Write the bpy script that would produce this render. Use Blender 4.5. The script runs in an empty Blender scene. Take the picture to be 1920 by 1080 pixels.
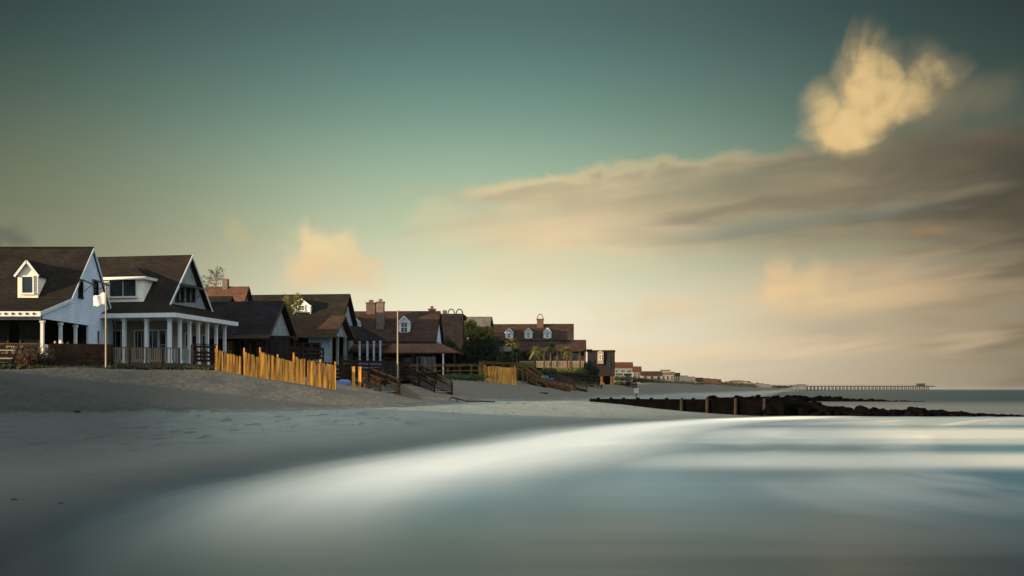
import bpy, bmesh, math, random
import numpy as np
from mathutils import Vector, Matrix, noise as mnoise
R = math.radians
SC = bpy.context.scene
COL = SC.collection
random.seed(7)
F = 1867.0; CX = 960.0; HY = 730.0; CAMZ = 1.6

# ------------------------------------------------------------------ camera
cam = bpy.data.cameras.new('camera'); cam.lens = 35.0; cam.sensor_width = 36.0
cam.shift_y = (HY - 540) / 1920.0
cam.clip_start = 0.1; cam.clip_end = 40000
camo = bpy.data.objects.new('camera', cam); COL.objects.link(camo)
camo.location = (0, 0, CAMZ); camo.rotation_euler = (R(90), 0, 0)
SC.camera = camo
SC.view_settings.view_transform = 'Standard'; SC.view_settings.look = 'None'
SC.view_settings.exposure = 1.2; SC.view_settings.gamma = 1.0
SC.render.engine = 'CYCLES'
SC.cycles.max_bounces = 6; SC.cycles.transparent_max_bounces = 12

def lin(r, g, b):
    f = lambda c: (c/255/12.92) if c/255 <= .04045 else ((c/255+.055)/1.055)**2.4
    return (f(r), f(g), f(b), 1.0)

# ------------------------------------------------------------------ node helper
class NT:
    def __init__(s, tree): s.t = tree; s.n = tree.nodes; s.l = tree.links
    def new(s, kind, **kw):
        nd = s.n.new(kind)
        for k, v in kw.items(): setattr(nd, k, v)
        return nd
    def put(s, sock, v):
        if hasattr(v, 'is_output') or isinstance(v, bpy.types.NodeSocket): s.l.new(v, sock)
        elif isinstance(v, (tuple, list)) and len(v) == 3 and sock.type == 'RGBA': sock.default_value = (*v, 1)
        else: sock.default_value = v
    def m(s, op, a, b=None, c=None, clamp=False):
        nd = s.new('ShaderNodeMath', operation=op, use_clamp=clamp)
        s.put(nd.inputs[0], a)
        if b is not None: s.put(nd.inputs[1], b)
        if c is not None: s.put(nd.inputs[2], c)
        return nd.outputs[0]
    def mix(s, f, a, b, blend='MIX'):
        nd = s.new('ShaderNodeMix', data_type='RGBA', blend_type=blend, clamp_factor=True)
        s.put(nd.inputs[0], f); s.put(nd.inputs[6], a); s.put(nd.inputs[7], b)
        return nd.outputs[2]
    def sstep(s, x, lo, hi, a=0.0, b=1.0):
        nd = s.new('ShaderNodeMapRange', interpolation_type='SMOOTHSTEP')
        s.put(nd.inputs[0], x); s.put(nd.inputs[1], lo); s.put(nd.inputs[2], hi)
        s.put(nd.inputs[3], a); s.put(nd.inputs[4], b)
        return nd.outputs[0]
    def comb(s, x, y, z=0.0):
        nd = s.new('ShaderNodeCombineXYZ')
        for i, v in enumerate((x, y, z)): s.put(nd.inputs[i], v)
        return nd.outputs[0]
    def sep(s, v):
        nd = s.new('ShaderNodeSeparateXYZ'); s.put(nd.inputs[0], v); return nd.outputs
    def noise(s, vec, scale, detail=3, rough=.5, dist=0.0):
        nd = s.new('ShaderNodeTexNoise')
        if vec is not None: s.put(nd.inputs['Vector'], vec)
        nd.inputs['Scale'].default_value = scale; nd.inputs['Detail'].default_value = detail
        nd.inputs['Roughness'].default_value = rough; nd.inputs['Distortion'].default_value = dist
        return nd.outputs[0]
    def ramp(s, x, stops):
        nd = s.new('ShaderNodeValToRGB'); s.put(nd.inputs[0], x)
        cr = nd.color_ramp; cr.interpolation = 'B_SPLINE' if len(stops) > 5 else 'EASE'
        while len(cr.elements) < len(stops): cr.elements.new(.5)
        for e, (p, c) in zip(cr.elements, stops): e.position = p; e.color = c
        return nd.outputs[0]

# ------------------------------------------------------------------ world: evening sky with clouds
SUN_EL = 9.5
SUNH = Vector((-.918, -.397, 0)).normalized()
w = bpy.data.worlds.new('World'); SC.world = w; w.use_nodes = True
w.node_tree.nodes.clear()
N = NT(w.node_tree)
tc = N.new('ShaderNodeTexCoord').outputs['Generated']
vn = N.new('ShaderNodeVectorMath', operation='NORMALIZE'); N.put(vn.inputs[0], tc)
x, y, z = N.sep(vn.outputs[0])
az = N.m('ARCTAN2', x, y); el = N.m('ARCSINE', z)
# work in thousandths of a radian so numbers stay handy
az = N.m('MULTIPLY', az, 1000.0); el = N.m('MULTIPLY', el, 1000.0)
def AE(px, py):
    dx = (px-CX)/F; dz = (HY-py)/F
    return math.atan2(dx, 1)*1000, math.asin(dz/math.sqrt(1+dx*dx+dz*dz))*1000
elN = N.m('DIVIDE', el, 1571.0, clamp=True)
def E(deg): return deg/90.0
grad = N.ramp(elN, [(0.0, lin(238, 218, 184)), (E(3.5), (1.0, .91, .68, 1)), (E(7.5), lin(206, 208, 172)), (E(11), lin(172, 192, 160)),
                    (E(15.0), lin(118, 153, 140)), (E(20), lin(76, 102, 101)), (E(26), lin(66, 90, 94)), (E(42), (.95, 1.10, 1.15, 1)), (1.0, (1.55, 1.65, 1.68, 1))])
# brightness falls off either side of the bright quarter of the sky, then rises to the open blue sky behind
daz = N.m('SUBTRACT', az, -40.0)
fall = N.m('MULTIPLY', N.m('MULTIPLY', daz, N.sstep(el, 0, 230, .86, 1.0)), 1/385.0); fall = N.m('MULTIPLY', fall, fall)
fall = N.m('POWER', 2.718, N.m('MULTIPLY', fall, -1.0))
fall = N.m('MULTIPLY_ADD', fall, .96, .05)
sky = N.mix(1.0, grad, N.comb(fall, fall, fall), 'MULTIPLY')
# left and lower-left of the sky is yellower
yl = N.m('MULTIPLY', N.sstep(az, -150, -480), N.sstep(el, 330, 60))
sky = N.mix(N.m('MULTIPLY', yl, .55), sky, lin(118, 120, 88))
back = N.sstep(N.m('ABSOLUTE', az), 620, 1350)
sky = N.mix(back, sky, N.mix(N.sstep(el, 250, 1300), (.72, .88, 1.0), (1.5, 1.6, 1.65)))
# clouds: PX, PY are directions (tangent scale), fixed in the sky
axc = N.m('MINIMUM', N.m('MAXIMUM', N.m('MULTIPLY', az, .001), -1.2), 1.2)
elc = N.m('MINIMUM', N.m('MAXIMUM', N.m('MULTIPLY', el, .001), -.5), 1.3)
PX = N.m('MULTIPLY_ADD', N.m('TANGENT', axc), F, CX)
PY = N.m('SUBTRACT', HY, N.m('DIVIDE', N.m('MULTIPLY', N.m('TANGENT', elc), F), N.m('COSINE', axc)))
def rotn(fx, fy, ang, off_=0., det=4, rough=.5, dist=.3):
    c, s_ = math.cos(R(ang)), math.sin(R(ang))      # streaks rise to the right by ang
    u = N.m('MULTIPLY_ADD', PX, c*fx, N.m('MULTIPLY', PY, -s_*fx)); v = N.m('MULTIPLY_ADD', PX, s_*fy, N.m('MULTIPLY', PY, c*fy))
    return N.m('SUBTRACT', N.noise(N.comb(u, v, off_), 1.0, det, rough, dist), .5)
nS = rotn(1/420, 1/60, 6, 1.0, 2)            # long streaks
nS2 = rotn(1/260, 1/34, 7, 5.0, 2)
nM = rotn(1/160, 1/80, 8, 2.0, 4, .5, .4)     # lumps
nP = rotn(1/62, 1/72, 20, 3.0, 4, .5, .4)     # puffs
nV = rotn(1/22, 1/150, -12, 7.0, 4, .5, .3)    # upright smears
def under(c0, c1, f): return N.mix(f, lin(*c0), lin(*c1))
def blob(px, py, rx, ry, rot, color, op, soft=.6, amp=1.2, nz=None):
    """one soft cloud: an ellipse in the sky, its edge broken by noise"""
    global sky
    c, s_ = math.cos(R(rot)), math.sin(R(rot))
    da = N.m('SUBTRACT', PX, px); de = N.m('SUBTRACT', py, PY)
    u = N.m('MULTIPLY_ADD', da, c/rx, N.m('MULTIPLY', de, s_/rx)); v = N.m('MULTIPLY_ADD', de, c/ry, N.m('MULTIPLY', da, -s_/ry))
    r = N.m('SQRT', N.m('ADD', N.m('MULTIPLY', u, u), N.m('MULTIPLY', v, v)))
    d = N.m('MULTIPLY_ADD', nz if nz is not None else nM, amp, N.m('SUBTRACT', 1.0, r))
    a = N.sstep(d, -.1, soft)
    sky = N.mix(N.m('MULTIPLY', a, op), sky, lin(*color) if isinstance(color, tuple) else color)
right = N.sstep(PX, 1250, 1980)
veil = N.mix(N.sstep(nS, -.12, .16), under((240, 214, 176), (150, 128, 100), right), under((212, 200, 170), (112, 98, 80), right))
blob(1760, 560, 640, 230, 4, veil, .9, 1.0, 2.0, nS)
blob(1650, 520, 270, 60, 6, (206, 176, 136), .6, 1.1, 2.4, nS2)
blob(1560, 560, 230, 40, 3, (228, 194, 146), .75, 1.1, 2.4, nS)
blob(1490, 536, 110, 48, 18, (234, 198, 148), .8, 1.1, 1.8, nP)
blob(1450, 540, 50, 46, 42, (236, 200, 150), .7, 1.1, 1.6, nP)
blob(1474, 498, 30, 30, 40, (226, 190, 144), .45, 1.0, 2.2, nP)
blob(1700, 640, 300, 26, 2, (206, 182, 146), .5, 1.1, 2.6, nS2)
blob(1350, 660, 360, 26, 1, (240, 212, 172), .5, 1.1, 2.4, nS2)
blob(1235, 575, 120, 26, 4, (232, 204, 164), .5, 1.0, 3.0, nP)
blob(1745, 432, 50, 14, 4, (176, 146, 100), .8, .9, 3.2, nP)
# the long bank
ytop = N.m('MULTIPLY_ADD', PX, -.112, 432.0)
dtop = N.m('ADD', N.m('SUBTRACT', PY, ytop), N.m('ADD', N.m('MULTIPLY', nM, 115.0), N.m('MULTIPLY', nP, 62.0)))
dbot = N.m('ADD', N.m('SUBTRACT', N.m('MULTIPLY_ADD', PX, -.02, 505.0), PY), N.m('MULTIPLY', nS, 190.0))
mtop = N.sstep(dtop, -8, 34); mbot = N.sstep(dbot, -80, 80); mleft = N.sstep(N.m('MULTIPLY_ADD', nS2, 500.0, PX), 790, 1010)
bank = N.m('MULTIPLY', N.m('MULTIPLY', mtop, mbot), mleft)
lit = under((238, 210, 164), (112, 94, 70), N.sstep(PX, 950, 2000)); dim = under((170, 162, 132), (70, 61, 49), N.sstep(PX, 900, 1980))
lower = N.m('MULTIPLY', N.sstep(N.m('MULTIPLY_ADD', nS, 160.0, dtop), 70, 170), N.sstep(PX, 1480, 1080))
shade = N.m('ADD', N.m('SUBTRACT', .80, N.m('MULTIPLY', lower, .85)), N.m('ADD', N.m('MULTIPLY', nS, 1.5), N.m('MULTIPLY', nM, .8)), clamp=True)
sky = N.mix(N.m('MULTIPLY', bank, .93), sky, N.mix(shade, lit, dim))
rim = N.m('MULTIPLY', N.m('MULTIPLY', bank, N.sstep(dtop, 44, 8)), N.sstep(PX, 1560, 1000))
sky = N.mix(N.m('MULTIPLY', rim, .75), sky, lin(240, 214, 160))
blob(1330, 425, 330, 34, 5, (134, 142, 128), .5, 1.0, 3.4, nS)
blob(1480, 395, 380, 18, 7, (168, 152, 120), .35, 1.0, 3.6, nS)
blob(1600, 366, 360, 26, 7, (100, 96, 82), .4, 1.0, 3.4, nS2)
blob(1020, 425, 260, 60, 3, (236, 208, 166), .8, 1.0, 2.2, nS)
# towering cloud beside it
def ell(px, py, rx, ry, rot, soft, amp, nz, op=1.0):
    c, s_ = math.cos(R(rot)), math.sin(R(rot))
    da = N.m('SUBTRACT', PX, px); de = N.m('SUBTRACT', py, PY)
    u = N.m('MULTIPLY_ADD', da, c/rx, N.m('MULTIPLY', de, s_/rx)); v = N.m('MULTIPLY_ADD', de, c/ry, N.m('MULTIPLY', da, -s_/ry))
    r = N.m('SQRT', N.m('ADD', N.m('MULTIPLY', u, u), N.m('MULTIPLY', v, v)))
    return N.m('MULTIPLY', N.sstep(N.m('MULTIPLY_ADD', nz, amp, N.m('SUBTRACT', 1.0, r)), -.12, soft), op)
nB = rotn(1/60, 1/46, 22, 11.0, 3, .45, .3)
blob(1790, 205, 220, 80, 12, (100, 97, 80), .8, 1.1, 1.2, nM)
M = None
for e in ((1622, 108, 56, 84, -10, 1.0, .8, nV, .95), (1642, 168, 88, 112, -12, .6, .6, nB, 1.), (1552, 216, 58, 76, 10, .9, .8, nB, .88), (1608, 238, 104, 58, 8, .55, .7, nB, 1.),
          (1748, 136, 84, 64, -16, .7, .7, nB, .96), (1700, 190, 140, 76, 14, .7, .6, nB, .98), (1800, 178, 120, 52, 10, 1.0, 1.0, nP, .6)):
    q_ = ell(*e); M = q_ if M is None else N.m('MAXIMUM', M, q_)
tx = N.m('ADD', N.m('DIVIDE', N.m('SUBTRACT', PX, 1600), 260.0), N.m('ADD', N.m('MULTIPLY', nP, 1.2), N.m('MULTIPLY', nB, .7)))
tx = N.m('ADD', tx, N.m('MULTIPLY', N.sstep(PY, 190, 60), .35))
tx = N.m('ADD', tx, N.m('MULTIPLY', N.sstep(M, .98, .55), .35))
tx = N.m('ADD', tx, N.m('MULTIPLY', N.m('MULTIPLY', N.sstep(PY, 190, 250), N.sstep(PX, 1600, 1700)), .5))
sky = N.mix(N.m('MULTIPLY', M, .96), sky, N.mix(N.sstep(tx, -.1, 1.1), lin(232, 198, 136), lin(120, 112, 88)))
# low clouds on the left
blob(600, 462, 76, 54, -8, (240, 212, 162), .9, .9, 2.0, nP)
blob(575, 500, 60, 34, 0, (236, 206, 158), .8, 1.0, 2.0, nP)
blob(640, 515, 130, 44, 0, (232, 202, 158), .7, 1.0, 3.0, nP)
blob(445, 430, 62, 34, -20, (190, 178, 136), .5, 1.0, 3.6, nP)
blob(10, 438, 70, 24, -14, (100, 102, 90), .85, .9, 2.4, nP)
blob(830, 400, 120, 40, 10, (214, 200, 160), .5, 1.0, 2.6, nM)
nish = N.new('ShaderNodeTexSky', sky_type='NISHITA')
nish.sun_disc = False; nish.sun_elevation = R(SUN_EL); nish.sun_rotation = math.atan2(SUNH.x, SUNH.y)
nish.air_density = 1.2; nish.dust_density = 1.5
ten = N.new('ShaderNodeVectorMath', operation='SCALE'); N.put(ten.inputs[0], sky); ten.inputs['Scale'].default_value = 10.0*2**-1.2
final = N.mix(.02, ten.outputs[0], nish.outputs[0])
bg = N.new('ShaderNodeBackground'); N.put(bg.inputs[0], final); bg.inputs[1].default_value = 0.1
wo = N.new('ShaderNodeOutputWorld'); N.l.new(bg.outputs[0], wo.inputs[0])

sl = bpy.data.lights.new('sun', 'SUN'); sl.energy = 5.0; sl.angle = R(.6); sl.color = (1.0, .70, .38)
so = bpy.data.objects.new('sun', sl); COL.objects.link(so)
sv = Vector((SUNH.x*math.cos(R(SUN_EL)), SUNH.y*math.cos(R(SUN_EL)), math.sin(R(SUN_EL))))
so.rotation_euler = sv.to_track_quat('Z', 'Y').to_euler(); so.location = sv*500

# ------------------------------------------------------------------ materials
MATS = {}
def mat(name, col, rough=.8, var=.25, scale=1.2, bump=0., bscale=20., stretch=(1, 1, 1), kind=None, metallic=0., spec=.3):
    if name in MATS: return MATS[name]
    K_ = 1.0 if name in ('cream_siding', 'wood_gold') else .88 if name in ('white_siding', 'white_trim', 'flag_white') else .76
    col = tuple(c*K_ for c in col)
    m_ = bpy.data.materials.new(name); m_.use_nodes = True; MATS[name] = m_
    n = NT(m_.node_tree); b = n.n['Principled BSDF']
    b.inputs['Roughness'].default_value = rough; b.inputs['Metallic'].default_value = metallic
    b.inputs['Specular IOR Level'].default_value = 0.0 if name.startswith(('roof', 'rock', 'groyne', 'dark', 'wood', 'brown', 'interior')) else spec
    ob = n.new('ShaderNodeTexCoord').outputs['Object']
    mp = n.new('ShaderNodeMapping'); n.put(mp.inputs[0], ob); mp.inputs['Scale'].default_value = stretch
    v = mp.outputs[0]
    f = n.sstep(n.noise(v, scale, 5, .6), .3, .7)
    c0 = tuple(c*(1-var) for c in col); c1 = tuple(min(1, c*(1+var*.8)) for c in col)
    color = n.mix(f, c0, c1)
    X, Y, Z = n.sep(ob)
    hgt = None
    if kind == 'siding' or kind == 'boards':
        per = .19 if kind == 'siding' else .16
        fr = n.m('FRACT', n.m('DIVIDE', Z, per))
        line = n.sstep(fr, .0, .16)
        color = n.mix(n.m('MULTIPLY', n.m('SUBTRACT', 1.0, line), .45), color, tuple(c*.35 for c in col))
        hgt = n.m('MULTIPLY', fr, -1.0)
    if kind == 'vboards':
        fr = n.m('FRACT', n.m('DIVIDE', n.m('ADD', X, Y), .2))
        line = n.sstep(fr, .0, .14)
        color = n.mix(n.m('MULTIPLY', n.m('SUBTRACT', 1.0, line), .6), color, tuple(c*.25 for c in col))
    if kind == 'shingle':
        bt = n.new('ShaderNodeTexBrick'); n.put(bt.inputs['Vector'], n.comb(n.m('ADD', X, n.m('MULTIPLY', Y, .2)), Z, 0))
        bt.inputs['Scale'].default_value = 1.0; bt.inputs['Brick Width'].default_value = .34; bt.inputs['Row Height'].default_value = .13
        bt.inputs['Mortar Size'].default_value = .012
        bt.inputs['Color1'].default_value = (.72, .72, .72, 1); bt.inputs['Color2'].default_value = (1.25, 1.2, 1.15, 1); bt.inputs['Mortar'].default_value = (.45, .45, .45, 1)
        color = n.mix(.8, color, bt.outputs[0], 'MULTIPLY')
        st = n.noise(n.comb(X, n.m('MULTIPLY', Z, .25), Y), 1.6, 4, .6)
        color = n.mix(n.sstep(st, .45, .75, 0, .35), color, tuple(c*.6 for c in col))
        hgt = n.m('MULTIPLY', n.m('FRACT', n.m('DIVIDE', Z, .13)), -1.0)
    if kind == 'brick':
        bt = n.new('ShaderNodeTexBrick'); n.put(bt.inputs['Vector'], n.comb(n.m('ADD', X, Y), Z, 0))
        bt.inputs['Scale'].default_value = 1.0; bt.inputs['Brick Width'].default_value = .3; bt.inputs['Row Height'].default_value = .1
        bt.inputs['Mortar Size'].default_value = .015
        bt.inputs['Color1'].default_value = (.8, .8, .8, 1); bt.inputs['Color2'].default_value = (1.3, 1.2, 1.1, 1); bt.inputs['Mortar'].default_value = (1.3, 1.4, 1.5, 1)
        color = n.mix(.9, color, bt.outputs[0], 'MULTIPLY')
    if name.startswith(('rock', 'groyne')): b.inputs['IOR'].default_value = 1.12
    n.put(b.inputs['Base Color'], color)
    if bump or hgt is not None:
        bp = n.new('ShaderNodeBump'); bp.inputs['Strength'].default_value = .6
        h = n.m('MULTIPLY', n.noise(v, bscale, 4, .6), bump if bump else .01)
        if hgt is not None: h = n.m('MULTIPLY_ADD', hgt, .02, h)
        bp.inputs['Distance'].default_value = 1.0
        n.put(bp.inputs['Height'], h); n.put(b.inputs['Normal'], bp.outputs[0])
    return m_
mat('white_siding', (.60, .71, .80), .6, .1, .8, kind='siding')
mat('cream_siding', (.80, .74, .58), .6, .12, .8, kind='siding')
mat('white_trim', (.66, .67, .66), .5, .08, 2.)
mat('grey_shingle_wall', (.30, .33, .32), .8, .2, 2., kind='siding')
mat('blue_grey_wall', (.32, .42, .50), .7, .15, 1.5, kind='siding')
mat('tan_wall', (.34, .27, .19), .8, .2, 1., kind='boards')
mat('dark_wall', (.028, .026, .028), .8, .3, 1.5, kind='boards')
mat('brown_wall', (.05, .04, .033), .8, .3, 1.5, kind='boards')
mat('roof_charcoal', (.030, .0265, .023), .85, .2, .6, kind='shingle')
mat('roof_brown', (.062, .041, .031), .85, .2, .6, kind='shingle')
mat('roof_dark', (.024, .023, .024), .85, .25, .6, kind='shingle')
mat('roof_rust', (.13, .072, .05), .85, .2, .6, kind='shingle')
mat('roof_grey', (.16, .15, .13), .85, .2, .6, kind='shingle')
mat('roof_red', (.12, .055, .04), .85, .2, .6, kind='shingle')
mat('brick', (.11, .07, .055), .9, .2, 1.5, kind='brick')
mat('stone_chimney', (.16, .115, .095), .9, .2, 2.5, kind='brick')
mat('wood_weathered', (.095, .07, .05), .85, .35, 2.5, .01, 12, (1, 1, 4))
mat('wood_dark', (.035, .028, .024), .8, .35, 2.5, .01, 12)
mat('wood_brown', (.034, .023, .016), .8, .35, 2.5, .01, 12)
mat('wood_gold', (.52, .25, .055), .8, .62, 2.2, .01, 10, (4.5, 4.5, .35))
mat('wood_tan', (.17, .10, .04), .85, .35, 2.5, .01, 12)
mat('wood_grey', (.30, .29, .26), .85, .3, 2.5, .01, 12)
mat('black_metal', (.02, .02, .02), .45, .2, 2.)
mat('glass_dark', (.012, .016, .018), .12, .3, .7, spec=.6)
mat('glass_green', (.03, .045, .035), .1, .5, .9, spec=.7)
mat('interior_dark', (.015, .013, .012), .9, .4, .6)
mat('flag_white', (.75, .72, .68), .8, .06, 2.)
mat('pole_paint', (.38, .31, .21), .5, .2, 3.)
mat('yellow_cloth', (.60, .45, .24), .9, .15, 3.)
mat('blue_tarp', (.03, .09, .30), .5, .3, 3.)
mat('purple_cloth', (.09, .05, .20), .7, .3, 3.)
mat('teal_cloth', (.08, .30, .30), .7, .3, 3.)
mat('bark', (.09, .07, .05), .9, .3, 3., .02, 10)
mat('rock_dark', (.0035, .0033, .0032), .95, .5, 1.5, .02, 3.)
mat('groyne_wood', (.003, .0027, .0026), .95, .5, 2.5)
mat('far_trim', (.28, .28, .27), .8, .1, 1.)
mat('weed_dark', (.03, .035, .028), .9, .5, 6., .03, 20)
mat('orange_wall', (.34, .22, .14), .8, .15, .3)
mat('cream_wall', (.26, .215, .16), .8, .15, .3)
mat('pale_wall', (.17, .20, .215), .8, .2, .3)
mat('far_wood', (.03, .03, .032), .9, .3, .3)
mat('umber_wall', (.22, .19, .17), .8, .2, .5, kind='siding')
def leafmat(name, c, var=.5):
    if name in MATS: return MATS[name]
    m_ = bpy.data.materials.new(name); m_.use_nodes = True; MATS[name] = m_
    n = NT(m_.node_tree); b = n.n['Principled BSDF']
    b.inputs['Roughness'].default_value = .7; b.inputs['Specular IOR Level'].default_value = .2
    ob = n.new('ShaderNodeTexCoord').outputs['Object']
    f = n.sstep(n.noise(ob, 2.2, 4, .7), .35, .65)
    n.put(b.inputs['Base Color'], n.mix(f, tuple(x*(1-var) for x in c), tuple(x*(1+var) for x in c)))
    tr = n.new('ShaderNodeBsdfTranslucent'); tr.inputs[0].default_value = (c[0]*1.3, c[1]*1.3, c[2], 1)
    ms = n.new('ShaderNodeMixShader'); ms.inputs[0].default_value = .25
    n.l.new(b.outputs[0], ms.inputs[1]); n.l.new(tr.outputs[0], ms.inputs[2]); n.l.new(ms.outputs[0], n.n['Material Output'].inputs[0])
    return m_
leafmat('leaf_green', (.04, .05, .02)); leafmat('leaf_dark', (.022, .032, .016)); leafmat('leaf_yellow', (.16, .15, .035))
leafmat('leaf_brown', (.075, .045, .025)); leafmat('leaf_rust', (.20, .10, .035)); leafmat('grass_green', (.05, .075, .025)); leafmat('leaf_pine', (.07, .06, .045))

# ------------------------------------------------------------------ mesh builder
def tag(o, label=None, cat=None, group=None, kind=None):
    if label: o['label'] = label
    if cat: o['category'] = cat
    if group: o['group'] = group
    if kind: o['kind'] = kind
    return o
class MB:
    def __init__(s): s.v = []; s.f = []; s.mi = []; s.cm = 0
    def add(s, vs, fs):
        b = len(s.v); s.v += [tuple(v) for v in vs]
        for f in fs: s.f.append([b+i for i in f]); s.mi.append(s.cm)
        return s
    def box(s, x0, x1, y0, y1, z0, z1):
        return s.add([(x0,y0,z0),(x1,y0,z0),(x1,y1,z0),(x0,y1,z0),(x0,y0,z1),(x1,y0,z1),(x1,y1,z1),(x0,y1,z1)],
                     [(0,3,2,1),(4,5,6,7),(0,1,5,4),(1,2,6,5),(2,3,7,6),(3,0,4,7)])
    def ext(s, poly, vec):
        n = len(poly); vec = Vector(vec); p2 = [tuple(Vector(p)+vec) for p in poly]
        return s.add(list(poly)+p2, [tuple(range(n))[::-1], tuple(range(n, 2*n))]+[(i, (i+1) % n, n+(i+1) % n, n+i) for i in range(n)])
    def beam(s, a, b, w, h=None, up=(0, 0, 1)):
        h = h or w; a = Vector(a); b = Vector(b); d = (b-a).normalized(); up = Vector(up)
        if abs(d.dot(up)) > .98: up = Vector((0, 1, 0))
        sd = d.cross(up).normalized(); u2 = sd.cross(d).normalized()
        vs = []
        for p in (a, b):
            for i, j in ((-1,-1),(1,-1),(1,1),(-1,1)): vs.append(p+sd*i*w/2+u2*j*h/2)
        return s.add(vs, [(0,1,2,3)[::-1],(4,5,6,7),(0,1,5,4),(1,2,6,5),(2,3,7,6),(3,0,4,7)])
    def tube(s, a, b, r0, r1=None, n=10):
        r1 = r0 if r1 is None else r1; a = Vector(a); b = Vector(b); d = (b-a).normalized()
        up = Vector((0, 0, 1)) if abs(d.z) < .95 else Vector((0, 1, 0))
        sd = d.cross(up).normalized(); u2 = sd.cross(d)
        vs = []
        for p, r in ((a, r0), (b, r1)):
            for k in range(n):
                t = 2*math.pi*k/n; vs.append(p+sd*math.cos(t)*r+u2*math.sin(t)*r)
        return s.add(vs, [tuple(range(n))[::-1], tuple(range(n, 2*n))]+[(i, (i+1) % n, n+(i+1) % n, n+i) for i in range(n)])
    def mat(s, i): s.cm = i; return s
    def build(s, name, mats, parent=None, smooth=False):
        me = bpy.data.meshes.new(name); me.from_pydata(s.v, [], s.f); me.update()
        if not isinstance(mats, (list, tuple)): mats = [mats]
        for m_ in mats: me.materials.append(MATS[m_] if isinstance(m_, str) else m_)
        if len(mats) > 1: me.polygons.foreach_set('material_index', s.mi)
        if smooth: me.polygons.foreach_set('use_smooth', [True]*len(s.f))
        bm = bmesh.new(); bm.from_mesh(me); bmesh.ops.recalc_face_normals(bm, faces=bm.faces); bm.to_mesh(me); bm.free()
        o = bpy.data.objects.new(name, me); COL.objects.link(o)
        if parent: o.parent = parent
        return o
def empty(name, loc, yaw=0.):
    o = bpy.data.objects.new(name, None); o.empty_display_size = .5; COL.objects.link(o)
    o.location = loc; o.rotation_euler = (0, 0, yaw); return o
def W(px, py, d): return Vector(((px-CX)/F*d, d, CAMZ-(py-HY)/F*d))
def ZP(py, d): return CAMZ-(py-HY)/F*d

# ------------------------------------------------------------------ terrain
def lut(tab):
    xs = [t[0] for t in tab]
    return lambda q, k=1: np.interp(q, xs, [t[k] for t in tab])
XW = lut([(-400,-2),(0,-3.3),(8,-3.85),(10.5,-4.3),(13,-4.65),(18,-4.5),(23,-3.3),(30,-1.),(36,.8),(43,3.2),(50,7.5),(54,11),(58.6,16),(66,17),(80,20),(110,29),(200,52),(300,80),(600,165),(1000,290),(1250,372),(2000,560),(3000,700),(9000,900)])
def XWs(Y):
    return (XW(Y-2.5)+XW(Y)+XW(Y+2.5)+XW(Y-1.2)+XW(Y+1.2))/5
CR = lut([(-400,-62,9),(-60,-60,12),(0,-55,12),(25,-42,11),(34,-34,7),(40,-30,3.6),(44,-27,2.75),(47,-24.2,2.6),(50.5,-20.6,2.6),(55,-16.5,2.63),(58,-14.3,2.2),(63,-11.1,1.75),(72,-6.9,1.8),(82,-4.4,2.3),(98,.5,2.35),(103,2.6,1.75),(112,7,1.4),(150,16,2.2),(185,25,2.6),(200,27,3.0),(300,55,3.2),(600,135,4),(1100,290,3.5),(1600,420,3),(9000,820,3)])  # near-end crest, out of view at left, raised to shade the beach
TO = lut([(-400,-38,.7),(-60,-36,.7),(0,-36,.7),(25,-30,.68),(36,-24,.66),(39,-20.3,.65),(40.5,-12,.65),(51,-7,.65),(57,-5.0,.66),(62,-3.3,.7),(76,1.6,.7),(85,6,.75),(100,9.5,.8),(150,22,.8),(200,34,.8),(300,62,.7),(600,146,.7),(1100,302,.7),(1600,440,.6),(9000,850,.5)])
def fbm(X, Y, s, seed=0):
    out = np.zeros_like(X); 
    rng = np.random.RandomState(seed)
    for k in range(10):
        a = rng.uniform(0, 2*math.pi); f = s*(1.0+rng.uniform(-.5, .9)); ph = rng.uniform(0, 6.28)
        out += np.sin((X*math.cos(a)+Y*math.sin(a))*f+ph+1.3*np.sin((X*math.sin(a)-Y*math.cos(a))*f*.7+ph*2))
    return out/10
def terrain(X, Y):
    xw = XWs(Y); xt, zt = TO(Y, 1), TO(Y, 2); xc, zc = CR(Y, 1), CR(Y, 2)
    xt = np.minimum(xt, xw-2.5); xc = np.minimum(xc, xt-1)
    xt = xt+.9*fbm(X, Y, .45, 3)
    z = np.zeros_like(X)
    # seaward of the waterline
    s = X-xw
    z = np.where(s >= 0, -.06*s/(1+.02*np.maximum(s, 0)), z)
    t = np.clip((X-xt)/np.maximum(xw-xt, .1), 0, 1)
    zb = zt*(1-t)**1.15
    z = np.where((s < 0) & (X >= xt), zb, z)
    u = np.clip((xt-X)/np.maximum(xt-xc, .1), 0, 1)
    us = .55*u+.45*(u*u*(3-2*u)); us = np.where(u < .12, us*1.0+.0, us)
    step = .12*np.clip(u/.06, 0, 1)*(1-u)
    z = np.where((s < 0) & (X < xt), zt+(zc-zt)*us+step, z)
    inl = np.clip(xc-X, 0, 30)
    z = np.where(X < xc, zc+(2.45-np.minimum(zc, 3))*np.clip(inl/6, 0, 1)*(zc < 3.3), z)
    dune = np.clip((xt-X)/6, 0, 1)
    z = z+dune*(.10*fbm(X, Y, 1.1, 1)+.16*fbm(X, Y, .42, 2)*np.clip((xt-X)/8, 0, 1)+.035*fbm(X, Y, 3.5, 5))
    z = z+.012*fbm(X, Y, 2.4, 6)*(s < 0)*np.clip(-s/4, 0, 1)
    z = z+.42*np.exp(-(((X-4.5)/5.0)**2+((Y-63.5)/6.0)**2))
    return z
def TZ(x, y): return float(terrain(np.array([float(x)]), np.array([float(y)]))[0])
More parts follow.
